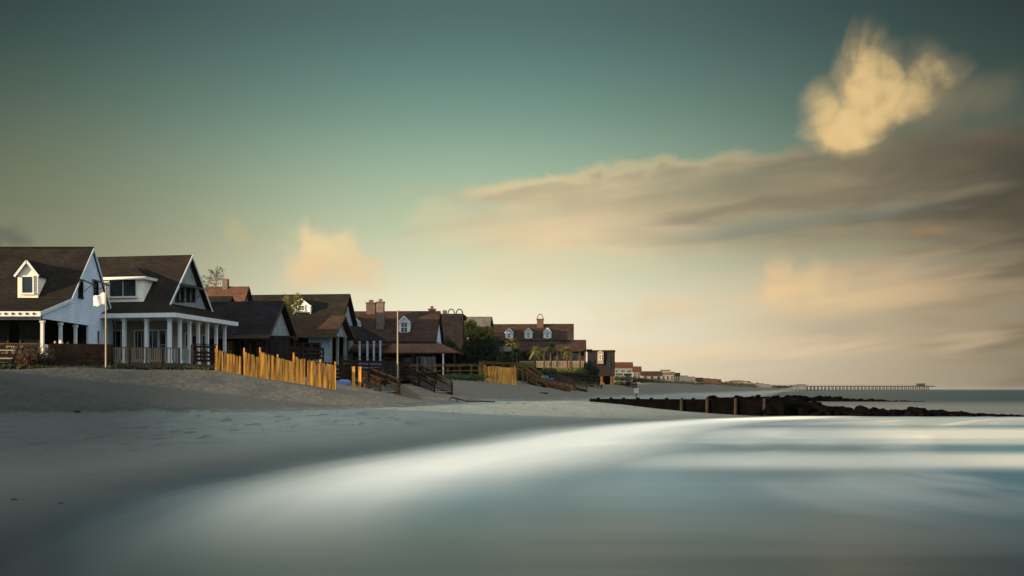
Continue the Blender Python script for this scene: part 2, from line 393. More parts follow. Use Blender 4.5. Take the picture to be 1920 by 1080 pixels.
def gridmesh(name, Xg, Yg, Zg, material, attrs=None, smooth=True):
    nr, nc = Xg.shape
    vs = np.stack([Xg, Yg, Zg], -1).reshape(-1, 3)
    idx = np.arange(nr*nc).reshape(nr, nc)
    q = np.stack([idx[:-1, :-1], idx[:-1, 1:], idx[1:, 1:], idx[1:, :-1]], -1).reshape(-1, 4)
    me = bpy.data.meshes.new(name)
    me.vertices.add(len(vs)); me.vertices.foreach_set('co', vs.ravel().astype(np.float32))
    me.loops.add(q.size); me.loops.foreach_set('vertex_index', q.ravel().astype(np.int32))
    me.polygons.add(len(q)); me.polygons.foreach_set('loop_start', np.arange(0, q.size, 4, dtype=np.int32))
    me.polygons.foreach_set('loop_total', np.full(len(q), 4, dtype=np.int32))
    me.polygons.foreach_set('use_smooth', np.ones(len(q), dtype=bool))
    for k, a in (attrs or {}).items():
        at = me.attributes.new(k, 'FLOAT', 'POINT'); at.data.foreach_set('value', a.ravel().astype(np.float32))
    me.update(); me.validate()
    me.materials.append(material)
    o = bpy.data.objects.new(name, me); COL.objects.link(o); return o

# rows
Yr = np.concatenate([np.array([-400, -200, -120, -80, -50, -30, -15, -5]), np.arange(0, 36, .4), np.arange(36, 70, .22), np.arange(70, 125, .5), np.geomspace(125, 9000, 90)])
off = np.concatenate([-np.geomspace(6000, 60, 16), np.arange(-58, -34, .6), np.arange(-34, 1.5, .22), np.arange(1.5, 12, .7), np.geomspace(12, 8000, 18)])
Xg = XWs(Yr)[:, None]+off[None, :]; Yg = np.repeat(Yr[:, None], len(off), 1)
Zg = terrain(Xg, Yg)
sh = Xg-XWs(Yg)
toe = Xg-TO(Yg, 1)
# sand material
ms = bpy.data.materials.new('sand'); ms.use_nodes = True; MATS['sand'] = ms
n = NT(ms.node_tree); b = n.n['Principled BSDF']
geo = n.new('ShaderNodeNewGeometry').outputs['Position']
gx, gy, gz = n.sep(geo)
at = n.new('ShaderNodeAttribute', attribute_name='shore').outputs['Fac']
att = n.new('ShaderNodeAttribute', attribute_name='toe').outputs['Fac']
nl = n.noise(n.comb(n.m('MULTIPLY', gx, .22), n.m('MULTIPLY', gy, .10)), 1.0, 4, .55, .4)
nf = n.noise(geo, 6.0, 5, .65)
nm = n.noise(geo, .9, 4, .6)
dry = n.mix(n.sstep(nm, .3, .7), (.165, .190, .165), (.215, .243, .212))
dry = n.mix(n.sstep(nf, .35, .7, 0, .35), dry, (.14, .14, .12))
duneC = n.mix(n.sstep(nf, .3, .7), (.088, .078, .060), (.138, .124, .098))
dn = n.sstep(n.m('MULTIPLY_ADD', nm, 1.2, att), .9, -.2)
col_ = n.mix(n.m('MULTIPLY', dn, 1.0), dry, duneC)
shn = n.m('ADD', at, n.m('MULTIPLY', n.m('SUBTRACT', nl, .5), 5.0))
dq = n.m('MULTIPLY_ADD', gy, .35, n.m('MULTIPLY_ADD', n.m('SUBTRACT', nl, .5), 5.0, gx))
dull = n.m('MULTIPLY', n.sstep(dq, 5.5, -3.0), n.sstep(gy, 75, 50))      # shade of the left side, painted into sand and dune colour
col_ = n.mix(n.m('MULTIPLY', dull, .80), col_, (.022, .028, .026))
damp = n.sstep(shn, -10.0, -2.5)
wet = n.sstep(shn, -5.0, .0)
col_ = n.mix(n.m('MULTIPLY', damp, .6), col_, (.11, .12, .105))
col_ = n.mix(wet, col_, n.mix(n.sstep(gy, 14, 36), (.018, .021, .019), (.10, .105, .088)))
# wrack line of dark weed at the dune toe
wr = n.m('MULTIPLY', n.sstep(n.m('ABSOLUTE', n.m('MULTIPLY_ADD', nl, 1.0, n.m('ADD', att, -.6))), .55, .1), n.sstep(n.noise(n.comb(gx, n.m('MULTIPLY', gy, 2.0)), 2.2, 4, .6), .42, .6))
col_ = n.mix(n.m('MULTIPLY', wr, .75), col_, (.06, .06, .045))
# footprints
vv = n.new('ShaderNodeTexVoronoi'); n.put(vv.inputs['Vector'], n.comb(n.m('MULTIPLY', gx, 1.0), n.m('MULTIPLY', gy, .24))); vv.inputs['Scale'].default_value = 1.15; vv.inputs['Randomness'].default_value = 1.0
fz = n.m('MULTIPLY', n.sstep(n.noise(n.comb(gx, gy, 5.0), .35, 2, .5), .26, .38), n.m('MULTIPLY', n.sstep(att, .3, 1.5), n.sstep(at, -6, -11)))
sc = n.noise(n.comb(n.m('MULTIPLY', gx, 1.0), n.m('MULTIPLY', gy, .32), 2.0), 1.9, 4, .6)
fz = n.m('MULTIPLY', n.sstep(n.noise(n.comb(gx, gy, 5.0), .16, 2, .5), .36, .6), n.m('MULTIPLY', n.sstep(att, .3, 1.5), n.sstep(at, -4, -9)))
dent = n.m('MULTIPLY', n.sstep(sc, .57, .66), fz)
col_ = n.mix(n.m('MULTIPLY', dent, .55), col_, (.04, .045, .038))
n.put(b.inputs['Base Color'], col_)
n.put(b.inputs['Roughness'], n.m('MULTIPLY_ADD', wet, -.35, .9))
b.inputs['Specular IOR Level'].default_value = .25
bp = n.new('ShaderNodeBump'); bp.inputs['Strength'].default_value = .8; bp.inputs['Distance'].default_value = 1.0
rough_ = n.m('MULTIPLY', n.m('ADD', n.m('MULTIPLY', nf, .02), n.m('MULTIPLY', n.noise(geo, 1.6, 4, .6), .14)), n.sstep(wet, 1.0, .0, .15, 1.0))
hh = n.m('SUBTRACT', n.m('MULTIPLY', rough_, n.m('MULTIPLY_ADD', dn, 1.4, .5)), n.m('MULTIPLY', dent, .10))
n.put(bp.inputs['Height'], hh); n.put(b.inputs['Normal'], bp.outputs[0])
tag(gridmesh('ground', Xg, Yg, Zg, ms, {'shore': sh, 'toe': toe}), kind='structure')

# ------------------------------------------------------------------ sea
Yw = np.concatenate([np.array([-3000, -800, -200, -60, -20, -5]), np.arange(0, 60, .35), np.arange(60, 140, 2.0), np.geomspace(140, 9000, 60)])
ow = np.concatenate([np.arange(-3.2, 14, .25), np.arange(14, 50, 1.2), np.geomspace(50, 12000, 24)])
Xs = XWs(Yw)[:, None]+ow[None, :]; Ys = np.repeat(Yw[:, None], len(ow), 1)
sho = Xs-XWs(Ys)
Zs = np.where(sho < 2, np.maximum(.03, terrain(Xs, Ys)+.03), .03)
Zs = np.where(sho < -3.1, terrain(Xs, Ys)-.02, Zs)
sea_m = bpy.data.materials.new('sea_water'); sea_m.use_nodes = True; MATS['sea_water'] = sea_m
n = NT(sea_m.node_tree); b = n.n['Principled BSDF']
geo = n.new('ShaderNodeNewGeometry').outputs['Position']; gx, gy, gz = n.sep(geo)
at = n.new('ShaderNodeAttribute', attribute_name='shore').outputs['Fac']
# long smeared swash streaks, following the shoreline
ns = n.m('SUBTRACT', n.noise(n.comb(n.m('MULTIPLY', at, .50), n.m('MULTIPLY', gy, .045), 1.0), 1.0, 3, .5, .2), .5)
nb = n.m('SUBTRACT', n.noise(n.comb(n.m('MULTIPLY', gx, .07), n.m('MULTIPLY', gy, .30), 4.0), 1.0, 3, .5, .3), .5)
wsc = n.sstep(gy, 8.0, 26.0, .62, 1.3)
sN = n.m('MULTIPLY_ADD', ns, 1.8, n.m('DIVIDE', at, wsc))
swash = n.m('MULTIPLY', n.sstep(sN, -1.4, 2.2), n.sstep(sN, 6.2, 1.8))
near = n.sstep(gy, 60.5, 55.0)
def band(c, hw, soft, amp):
    q = n.m('ABSOLUTE', n.m('SUBTRACT', n.m('MULTIPLY_ADD', nb, amp, gy), c))
    return n.sstep(q, hw+soft, hw-soft*.3)
b1 = n.m('MULTIPLY', band(35.0, 3.2, 5.5, 5.0), n.sstep(at, 2.0, 8.0))
b3 = n.m('MULTIPLY', band(50.0, 5.0, 5.0, 5.0), n.sstep(at, 1.0, 8.0))
b2 = n.m('MULTIPLY', band(22.0, 1.4, 2.4, 1.6), n.sstep(at, 4.0, 9.0))
foam = n.m('MAXIMUM', n.m('MULTIPLY', swash, n.sstep(gy, 7.5, 21.0, .03, 1.0)), n.m('MAXIMUM', n.m('MAXIMUM', n.m('MULTIPLY', b3, .22), n.m('MULTIPLY', b1, .46)), n.m('MULTIPLY', b2, .42)))
foam = n.m('MULTIPLY', n.m('ADD', foam, n.m('MULTIPLY', n.sstep(nb, -.05, .25), .04)), near)
nd = n.m('SUBTRACT', n.noise(n.comb(n.m('MULTIPLY', at, .22), n.m('MULTIPLY', gy, .07), 9.0), 1.0, 3, .55, .8), .5)
streak = n.m('MULTIPLY', n.m('MULTIPLY', n.sstep(nd, -.02, .22), .17), n.m('MULTIPLY', n.sstep(at, 1.0, 3.5), n.sstep(gy, 8, 18)))
foam = n.m('ADD', foam, n.m('MULTIPLY', streak, near))
far_f = n.m('MULTIPLY', n.sstep(gy, 60, 64), n.m('MULTIPLY', n.sstep(gy, 150, 80), .10))
foam = n.m('ADD', foam, far_f, clamp=True)
milk = n.mix(n.sstep(ns, -.15, .2), (.038, .14, .185), (.07, .20, .245))
milk = n.mix(n.sstep(gy, 8.0, 17.0), (.022, .042, .048), milk)
basec = n.mix(near, (.010, .032, .038), milk)
colw = basec
n.put(b.inputs['Base Color'], colw)
n.put(b.inputs['Roughness'], n.m('MULTIPLY_ADD', near, -.14, .42))
b.inputs['IOR'].default_value = 1.33
bp = n.new('ShaderNodeBump'); bp.inputs['Strength'].default_value = .35; bp.inputs['Distance'].default_value = 1.0
n.put(bp.inputs['Height'], n.m('MULTIPLY', n.m('MULTIPLY', n.m('ADD', nb, n.m('MULTIPLY', ns, .5)), .10), n.m('SUBTRACT', 1.0, foam))); n.put(b.inputs['Normal'], bp.outputs[0])
fd = n.new('ShaderNodeBsdfDiffuse'); fd.inputs[0].default_value = (.97, .885, .715, 1)
trn = n.new('ShaderNodeBsdfTransparent'); mf = n.new('ShaderNodeMixShader'); ma = n.new('ShaderNodeMixShader')
n.put(mf.inputs[0], foam); n.l.new(b.outputs[0], mf.inputs[1]); n.l.new(fd.outputs[0], mf.inputs[2])
n.put(ma.inputs[0], n.sstep(n.m('MULTIPLY_ADD', ns, 1.6, at), -2.4, 2.0)); n.l.new(trn.outputs[0], ma.inputs[1]); n.l.new(mf.outputs[0], ma.inputs[2])
n.l.new(ma.outputs[0], n.n['Material Output'].inputs[0])
tag(gridmesh('sea', Xs, Ys, Zs, sea_m, {'shore': sho}), kind='structure')

# ------------------------------------------------------------------ house kit
class House:
    def __init__(s, name, label, px, d, yaw, zb=2.2, cat='house', group=None):
        s.yaw = R(yaw); s.o = Vector(((px-CX)/F*d, d, 0)); s.zb = zb
        s.U_ = Vector((math.cos(s.yaw), math.sin(s.yaw), 0)); s.V_ = Vector((-math.sin(s.yaw), math.cos(s.yaw), 0))
        s.root = empty(name, (s.o.x, s.o.y, zb), s.yaw); tag(s.root, label, cat, group)
    # pixel helpers -> local dimensions
    def U(s, px, v):
        k = (px-CX)/F; p = s.o+s.V_*v
        return (k*p.y-p.x)/(s.U_.x-k*s.U_.y)
    def V(s, px, u):
        k = (px-CX)/F; p = s.o+s.U_*u
        return (k*p.y-p.x)/(s.V_.x-k*s.V_.y)
    def Z(s, py, u, v):
        return ZP(py, (s.o+s.U_*u+s.V_*v).y)-s.zb
    def box(s, name, m_, u0, u1, v0, v1, z0, z1, par=None):
        return MB().box(u0, u1, v0, v1, z0-s.zb, z1-s.zb).build(name, m_, par or s.root)
    def roof(s, name, m_, prof, u0, u1, t=.18, par=None, trim=None):
        """slab of shingles following the profile [(v, z), ...] (z absolute), with painted edge boards"""
        q = [(v, z-s.zb) for v, z in prof]; b_ = MB(); k = len(q)
        vs = []
        for u in (u0, u1):
            vs += [(u, v, z) for v, z in q]+[(u, v, z-t) for v, z in q]
        fs = []
        for i in range(k-1):
            fs += [(i, i+1, 2*k+i+1, 2*k+i), (k+i, 3*k+i, 3*k+i+1, k+i+1), (i, k+i, k+i+1, i+1), (2*k+i, 2*k+i+1, 3*k+i+1, 3*k+i)]
        fs += [(0, 2*k, 3*k, k), (k-1, 2*k-1, 4*k-1, 3*k-1)]
        b_.add(vs, fs)
        ob = b_.build(name, m_, par or s.root)
        if trim:
            tb = MB()
            for i in range(k-1):
                (va, za), (vb, zb_) = q[i], q[i+1]
                tb.ext([(u1+.004, va, za-t*.1), (u1+.004, vb, zb_-t*.1), (u1+.004, vb, zb_-t-.06), (u1+.004, va, za-t-.06)], (.05, 0, 0))
            va, za = q[0]
            tb.box(u0, u1, va-.05, va-.004, za-t-.14, za-.02)
            tb.build('trim_board', trim, ob)
        return ob
    def gable(s, name, m_, poly, u, t=.15, par=None):
        return MB().ext([(u, v, z-s.zb) for v, z in poly], (-t, 0, 0)).build(name, m_, par or s.root)
    def win(s, side, a, z, w, h, c, fm='white_trim', gm='glass_dark', par=None, rows=2, cols=2, name='window'):
        """side 'f': on a wall facing the sea front (-v) at v=c, centre u=a; side 'g': on the gable at u=c, centre v=a"""
        fr = MB(); gl = MB(); fw = .09; z = z-s.zb
        def bx(b_, a0, a1, z0, z1, n0, n1):
            if side == 'f': b_.box(a0, a1, c-n1, c-n0, z0, z1)
            else: b_.box(c+n0, c+n1, a0, a1, z0, z1)
        bx(fr, a-w/2, a+w/2, z+h/2-fw, z+h/2, .003, .08); bx(fr, a-w/2-.04, a+w/2+.04, z-h/2-.03, z-h/2+fw, .003, .11)
        bx(fr, a-w/2, a-w/2+fw, z-h/2+fw, z+h/2-fw, .003, .08); bx(fr, a+w/2-fw, a+w/2, z-h/2+fw, z+h/2-fw, .003, .08)
        for i in range(1, cols): q = a-w/2+w*i/cols; bx(fr, q-.018, q+.018, z-h/2+fw, z+h/2-fw, .02, .05)
        for i in range(1, rows): q = z-h/2+h*i/rows; bx(fr, a-w/2+fw, a+w/2-fw, q-.022, q+.022, .022, .056)
        bx(gl, a-w/2+fw*.9, a+w/2-fw*.9, z-h/2+fw*.9, z+h/2-fw*.9, .004, .014)
        f = fr.build(name, fm, par or s.root); 
        if par is None: gl.build('pane', gm, f)
        else: gl.build('pane', gm, par)
        return f
    def dormer(s, uc, w, vf, vb, z0, ze, za, wm, rm, ww=.7, wh=.7, hip=False, wz=None, cols=2, ow=.12, gm='glass_dark', tm='white_trim'):
        zb = s.zb; vm = vf+(vb-vf)*((ze-z0)/max(za-z0, .1))
        b_ = MB()
        b_.ext([(uc-w/2, vf, z0-zb), (uc+w/2, vf, z0-zb), (uc+w/2, vf, ze-zb)]+([] if hip else [(uc, vf, za-zb-.05)])+[(uc-w/2, vf, ze-zb)], (0, .12, 0))
        for sx in (-1, 1):
            b_.ext([(uc+sx*w/2, vf+.12, z0-zb-.3), (uc+sx*w/2, vf+.12, ze-zb), (uc+sx*w/2, vm+.3, ze-zb), (uc+sx*w/2, vf+.4, z0-zb-.3)], (-sx*.1, 0, 0))
        d = b_.build('dormer', wm, s.root)
        rf = MB(); e = .16; t = .09
        if hip:
            k = w/2+e+.1
            q = [(uc-k, vf-e, ze-zb), (uc+k, vf-e, ze-zb), (uc+k, vm+.5, ze-zb), (uc-k, vm+.5, ze-zb)]
            run = min(k*.95, (vb-vf)*.8)
            top = [(uc-.05, vf+run, za-zb), (uc+.05, vf+run, za-zb), (uc+.05, vb, za-zb), (uc-.05, vb, za-zb)]
            rf.add(q+top, [(3,2,1,0),(4,5,6,7),(0,1,5,4),(1,2,6,5),(2,3,7,6),(3,0,4,7)])
            rf.build('dormer_roof', rm, d)
            MB().box(uc-k-.02, uc+k+.02, vf-e-.06, vm+.2, ze-zb-.2, ze-zb-.005).build('dormer_eave', tm, d)
        else:
            for sx in (-1, 1):
                o0 = (uc, vf-e, za-zb+.05); o1 = (uc+sx*(w/2+ow), vf-e, ze-zb-.02*0-.1)
                i0 = (uc, vb+.1, za-zb+.05); i1 = (uc+sx*(w/2+ow), vm+.3, ze-zb-.1)
                dn = (0, 0, -t)
                vs = [o0, o1, i1, i0]; vs += [tuple(Vector(p)+Vector(dn)) for p in vs]
                rf.add(vs, [(0,1,2,3),(7,6,5,4),(0,4,5,1),(1,5,6,2),(2,6,7,3),(3,7,4,0)])
            rf.build('dormer_roof', rm, d)
            tb = MB()
            for sx in (-1, 1):
                tb.beam((uc, vf-e-.03, za-zb-.06), (uc+sx*(w/2+ow), vf-e-.03, ze-zb-.2), .05, .14, up=(0, 0, 1))
            tb.build('dormer_trim', tm, d)
        s.win('f', uc, wz if wz else (z0+ze)/2+.05, ww, wh, vf, par=d, cols=cols, gm=gm, rows=1 if wz else 2)
        return d
    def posts(s, pts, z0, z1, w=.18, m_='white_trim', name='porch_post'):
        for (u, v) in pts:
            b_ = MB().box(u-w/2, u+w/2, v-w/2, v+w/2, z0-s.zb, z1-s.zb)
            b_.box(u-w/2-.04, u+w/2+.04, v-w/2-.04, v+w/2+.04, z1-s.zb-.16, z1-s.zb-.002)
            b_.box(u-w/2-.04, u+w/2+.04, v-w/2-.04, v+w/2+.04, z0-s.zb+.002, z0-s.zb+.2)
            b_.build(name, m_, s.root)
    def rail(s, a, b, z0, h=.95, m_='white_trim', step=.14, name='railing', bal=.035):
        b_ = MB(); a = Vector((*a, z0-s.zb)); b = Vector((*b, z0-s.zb)); L = (b-a).length; n_ = max(2, int(L/step))
        b_.beam(a+Vector((0,0,h)), b+Vector((0,0,h)), .09, .07); b_.beam(a+Vector((0,0,.12)), b+Vector((0,0,.12)), .06, .07)
        for i in range(n_+1):
            p = a.lerp(b, i/n_); b_.beam(p+Vector((0,0,.15)), p+Vector((0,0,h-.03)), bal)
        return b_.build(name, m_, s.root)
    def chimney(s, u, v, w, dd, z0, z1, m_, par=None, cap=True, arch=False):
        zb = s.zb; b_ = MB().box(u-w/2, u+w/2, v-dd/2, v+dd/2, z0-zb, z1-zb)
        if cap:
            b_.box(u-w/2-.06, u+w/2+.06, v-dd/2-.06, v+dd/2+.06, z1-zb+.001, z1-zb+.12)
            b_.box(u-w*.22, u+w*.22, v-dd*.22, v+dd*.22, z1-zb+.12, z1-zb+.42)
        c = b_.build('chimney', m_, par or s.root)
        if arch:
            q = MB(); pr = None
            for k in range(9):
                t = math.pi*k/8; p = Vector((u+math.cos(t)*w*.45, v, z1-zb+.12+math.sin(t)*w*.75))
                if pr is not None: q.beam(pr, p, .1, .3, up=(0, 1, 0))
                pr = p
            q.build('chimney_cap', m_, c)
        return c

# ================================================================== house 1: white house with a flag
h = House('beach_house', 'white clapboard house with a small white dormer and awning shutters, behind the flag', 80, 60, 0)
zr = 11.15
ob = h.roof('roof', 'roof_charcoal', [(-.45, 6.28), (3.66, 7.42), (7.05, 11.17), (10.75, 6.2)], -20, .1, trim='white_trim')
MB().box(-20, .12, 6.95, 7.15, 11.1-2.2, 11.2-2.2).build('ridge_cap', 'roof_dark', ob)
rt = MB().box(-.05, .05, -.55, -.2, 3.86, 3.98).build('rafter_tail', 'roof_dark', ob); rt.location.x = -.3
for i in range(1, 40): q = rt.copy(); COL.objects.link(q); q.location.x = -.3-i*.42
h.gable('gable_wall', 'white_siding', [(0, 5.87), (10.6, 5.87), (10.6, 6.2), (7.05, 10.95), (3.7, 7.2), (0, 6.15)], 0)
h.box('house_wall', 'white_siding', -.149, 0, 6.5, 10.6, 3.2, 5.868)
bb = h.box('front_wall', 'tan_wall', -20, -4.2, 2.6, 2.75, 3.4, 6.9)
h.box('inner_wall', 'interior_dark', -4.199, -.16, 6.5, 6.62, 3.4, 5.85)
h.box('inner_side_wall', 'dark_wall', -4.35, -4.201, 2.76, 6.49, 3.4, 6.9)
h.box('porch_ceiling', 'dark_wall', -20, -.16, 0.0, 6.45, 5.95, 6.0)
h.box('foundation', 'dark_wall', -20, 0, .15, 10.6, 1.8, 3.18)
h.box('porch_floor', 'wood_weathered', -20, .02, -.1, 6.4, 3.2, 3.4)
h.box('porch_beam', 'white_trim', -20, -.16, -.02, .16, 5.80, 6.07)
vlist = [h.V(p, -.08) for p in (80, 114, 142)]
h.posts([(-.1, v) for v in vlist], 3.4, 5.8, .17)
h.posts([(h.U(p, .06), .06) for p in (-30,)], 3.4, 5.8, .17)
h.rail((-19.8, .06), (-.3, .06), 3.4, .95, 'wood_weathered')
h.rail((-.1, .2), (-.1, 6.3), 3.4, .9)
for p, ww in ((4, .5), (57, .95)):
    u = h.U(p, 2.6); h.win('f', u, 4.75, ww*.95+.4, 2.1, 2.6, 'wood_weathered', rows=2, cols=1)
for p, pw in ((183, .42), (197, .5)):
    v = h.V(p, 0); h.win('g', v, 4.7, pw+.2, 1.9, 0, rows=2, cols=1)
# gable windows with propped awning shutters
for p, y0, y1 in ((150, 528, 559), (179, 530, 552)):
    v = h.V(p, 0); z0 = ZP(y1, 60+v); z1 = ZP(y0, 60+v)
    h.win('g', v, (z0+z1)/2, .62, z1-z0, 0, 'wood_dark', rows=2, cols=1)
    q = MB(); q.ext([(.02, v-.55, z1-2.2+.14), (.02, v+.45, z1-2.2+.14), (.92, v+.45, z1-2.2-.22), (.92, v-.55, z1-2.2-.22)], (0, 0, .06))
    sh_ = q.build('awning_shutter', 'black_metal', h.root)
    MB().beam((.03, v, z0-2.2+.25), (.85, v, z1-2.2-.16), .03).build('shutter_prop', 'black_metal', sh_)
uc = h.U(52, 3.7)
h.dormer(uc, 1.3, 3.7, 6.0, 7.45, 9.0, 9.85, 'cream_siding', 'roof_charcoal', .84, 1.2, wz=8.28, cols=1)
# porch furniture
def rocking_chair(px, d, zf, rot, label, m_='white_trim', s_=1.):
    r = empty('porch_chair', (*W(px, 0, d).xy, zf), rot); tag(r, label, 'chair')
    MB().box(-.28, .28, -.26, .26, .40, .44).build('seat', m_, r)
    b_ = MB()
    for i in range(5): b_.beam((-.22+.11*i, .26, .46), (-.22+.11*i, .42, 1.12), .05, .02)
    b_.beam((-.28, .42, 1.13), (.28, .42, 1.13), .06, .08); b_.build('backrest', m_, r)
    for sx in (-1, 1):
        MB().box(sx*.3-.03, sx*.3+.03, -.26, .3, .62, .66).build('armrest', m_, r)
        for sy in (-.22, .24): MB().box(sx*.28-.025, sx*.28+.025, sy-.025, sy+.025, .04, .398).build('leg', m_, r)
        MB().beam((sx*.28, -.4, .05), (sx*.28, .45, .05), .04, .04).build('rocker', m_, r)
    return r
rocking_chair(89, 61.4, 3.4, R(-60), 'white rocking chair in the porch opening next to the corner post')
rocking_chair(103, 62.6, 3.4, R(-70), 'white rocking chair deeper in the porch, farther from the corner post')
b_ = MB().box(-.5, .5, -.3, .3, .28, .42); b_.box(-.5, .5, .22, .36, .421, .85)
r = empty('porch_bench', (*W(22, 0, 60.6).xy, 3.4)); tag(r, 'low bench with yellow cushions behind the porch railing of the white house', 'bench')
MB().box(-.55, .55, -.32, .32, .22, .278).build('seat_frame', 'wood_brown', r); b_.build('cushion', 'yellow_cloth', r)
for sx in (-.5, .5):
    for sy in (-.28, .28): MB().box(sx-.03, sx+.03, sy-.03, sy+.03, 0, .219).build('leg', 'wood_brown', r)
r = MB(); r.tube((0, 0, 0), (0, 0, .75), .24, .26, 12); r.tube((0, 0, .751), (0, 0, .8), .28, .27, 12)
o = r.build('storage_bin', 'blue_grey_wall'); o.location = (*W(160, 0, 65.6).xy, 3.4); tag(o, 'pale blue round bin on the side porch of the white house', 'bin')

# ================================================================== house 2: cream house with wrap-around porch
h = House('beach_house', 'cream house with a columned wrap-around porch and a wide two-pane dormer', 324, 68, -9.2)
ug = -1.9
ob = h.roof('roof', 'roof_charcoal', [(2.2, 7.4), (5.8, 11.6), (9.35, 7.4)], -17, ug+.35, trim='white_trim')
h.gable('gable_wall', 'grey_shingle_wall', [(2.5, 7.3), (9.1, 7.3), (5.8, 11.25)], ug)
# porch hip roof (wraps front and side)
zb = h.zb; b_ = MB()
e0, e1 = 6.82-zb, 7.75-zb
def slab(b_, pts, t=.12):
    vs = list(pts)+[(p[0], p[1], p[2]-t) for p in pts]; k = len(pts)
    b_.add(vs, [tuple(range(k)), tuple(range(k, 2*k))[::-1]]+[(i, (i+1) % k, k+(i+1) % k, k+i) for i in range(k)])
slab(b_, [(-17, -.4, e0), (.4, -.4, e0), (ug+.1, 2.6, e1), (-17, 2.6, e1)])
slab(b_, [(.4, -.4, e0), (.4, 9.3, e0), (ug+.1, 9.3, e1), (ug+.1, 2.6, e1)])
b_.build('porch_roof', 'roof_charcoal', h.root)
b_ = MB(); b_.box(-17, .45, -.47, -.405, e0-.32, e0-.02); b_.box(.405, .47, -.405, 9.35, e0-.32, e0-.02); b_.box(-17, .404, -.404, 9.3, e0-.34, e0-.30)
b_.build('fascia', 'white_trim', h.root)
h.box('house_wall', 'tan_wall', -17, ug, 2.5, 9.1, 3.3, 7.2)
h.box('foundation', 'wood_weathered', -17, .1, .1, 9.1, 1.8, 3.2)
h.box('skirt_boards', 'tan_wall', -17, .16, .0, .09, 2.5, 3.2)
h.box('porch_floor', 'wood_weathered', -17, .2, -.15, 9.2, 3.22, 3.4)
fp = [h.U(p, .1) for p in (233, 275, 318)]
h.posts([(u, .1) for u in fp], 3.4, 6.46, .22)
sp = [h.V(p, -.05) for p in (337, 355, 371.5, 388.5, 405, 421)]
h.posts([(-.05, v) for v in sp], 3.4, 6.46, .2)
h.rail((-16.8, .1), (-.25, .1), 3.4, 1.05, 'tan_wall', .16, bal=.08)
h.rail((-.05, .3), (-.05, 3.0), 3.4, 1.0, 'grey_shingle_wall', .16, bal=.07)
h.rail((-.05, 3.2), (-.05, 9.0), 3.4, 1.0, 'black_metal', .16)
for p, ww in ((222, .9), (262, .5), (293, 1.3)):
    h.win('f', h.U(p, 2.5), 4.75, ww+.35, 2.2, 2.5, rows=1, cols=3, gm='glass_dark')
h.win('f', h.U(306, 2.5), 4.75, .8, 2.2, 2.5, rows=2, cols=1)
for p in (352, 383): h.win('g', h.V(p, ug), 4.75, 1.1, 2.1, ug, rows=2, cols=2)
h.box('door', 'wood_brown', ug+.003, ug+.06, h.V(366, ug)-.5, h.V(366, ug)+.5, 3.4, 5.6)
# gable: awning rail with four small windows
for i, p in enumerate((331.5, 341, 352, 361.5)):
    v = h.V(p, ug); d_ = (h.o+h.U_*ug+h.V_*v).y
    h.win('g', v, ZP(553, d_), .46, 1.0, ug, 'wood_dark', rows=2, cols=1)
v0, v1 = h.V(327, ug), h.V(369, ug)
z1 = ZP(537, 74)-zb
q = MB().ext([(ug+.02, v0, z1+.1), (ug+.02, v1, z1+.1), (ug+.8, v1, z1-.2), (ug+.8, v0, z1-.2)], (0, 0, .06))
sh_ = q.build('awning_shutter', 'black_metal', h.root)
for p in (331, 346, 365): v = h.V(p, ug); MB().beam((ug+.02, v, z1-.9), (ug+.75, v, z1-.17), .035).build('shutter_prop', 'black_metal', sh_)
u0, u1 = h.U(193, 2.6), h.U(269, 2.6)
h.dormer((u0+u1)/2, u1-u0, 2.6, 5.3, 7.6, 9.65, 10.55, 'cream_siding', 'roof_charcoal', 2.2, 1.35, hip=True, wz=8.85, cols=2, gm='glass_green')
h.box('porch_steps', 'wood_grey', .5, 1.6, 3.2, 4.4, 2.0, 2.75)

# ================================================================== brown house behind (rust roof)
h = House('beach_house', 'house with a rust brown roof and grey gable, rising behind the columned porch', 459, 96, -5)
ob = h.roof('roof', 'roof_rust', [(-2.6, 8.2), (0, ZP(537, 96)), (2.6, 8.2)], -12, .4, trim='wood_dark')
h.gable('gable_wall', 'grey_shingle_wall', [(-2.3, 8.3), (2.3, 8.3), (0, ZP(541, 96))], 0)
h.box('house_wall', 'grey_shingle_wall', -11.8, -.02, -2.3, 2.3, 2.2, 8.2)
h.win('g', -.2, 8.9, .7, 1.0, 0)
h.chimney(-1.9, 0, .5, .5, 11.0, 12.25, 'stone_chimney', ob, cap=False)
# dark small-gabled house between
h = House('beach_cottage', 'dark gabled cottage with one small white window, right behind the columned porch', 428, 86, -9)
za = ZP(555, 86)
h.roof('roof', 'roof_dark', [(-2.9, 7.0), (0, za), (2.9, 7.0)], -9, .35, trim='wood_dark')
h.gable('gable_wall', 'dark_wall', [(-2.6, 6.9), (2.6, 6.9), (0, za-.35)], 0)
h.box('house_wall', 'brown_wall', -8.8, -.02, -2.6, 2.6, 2.2, 6.89)
v = h.V(423, .0); h.win('g', -.55, ZP(588, 86), .4, .62, .0, gm='flag_white')
h.roof('porch_roof', 'roof_rust', [(-4.8, 5.2), (-2.61, 5.9)], -9, 1.2)
h.posts([(1.0, -4.6), (-3.5, -4.6)], 2.2, 5.1, .18, 'wood_brown')
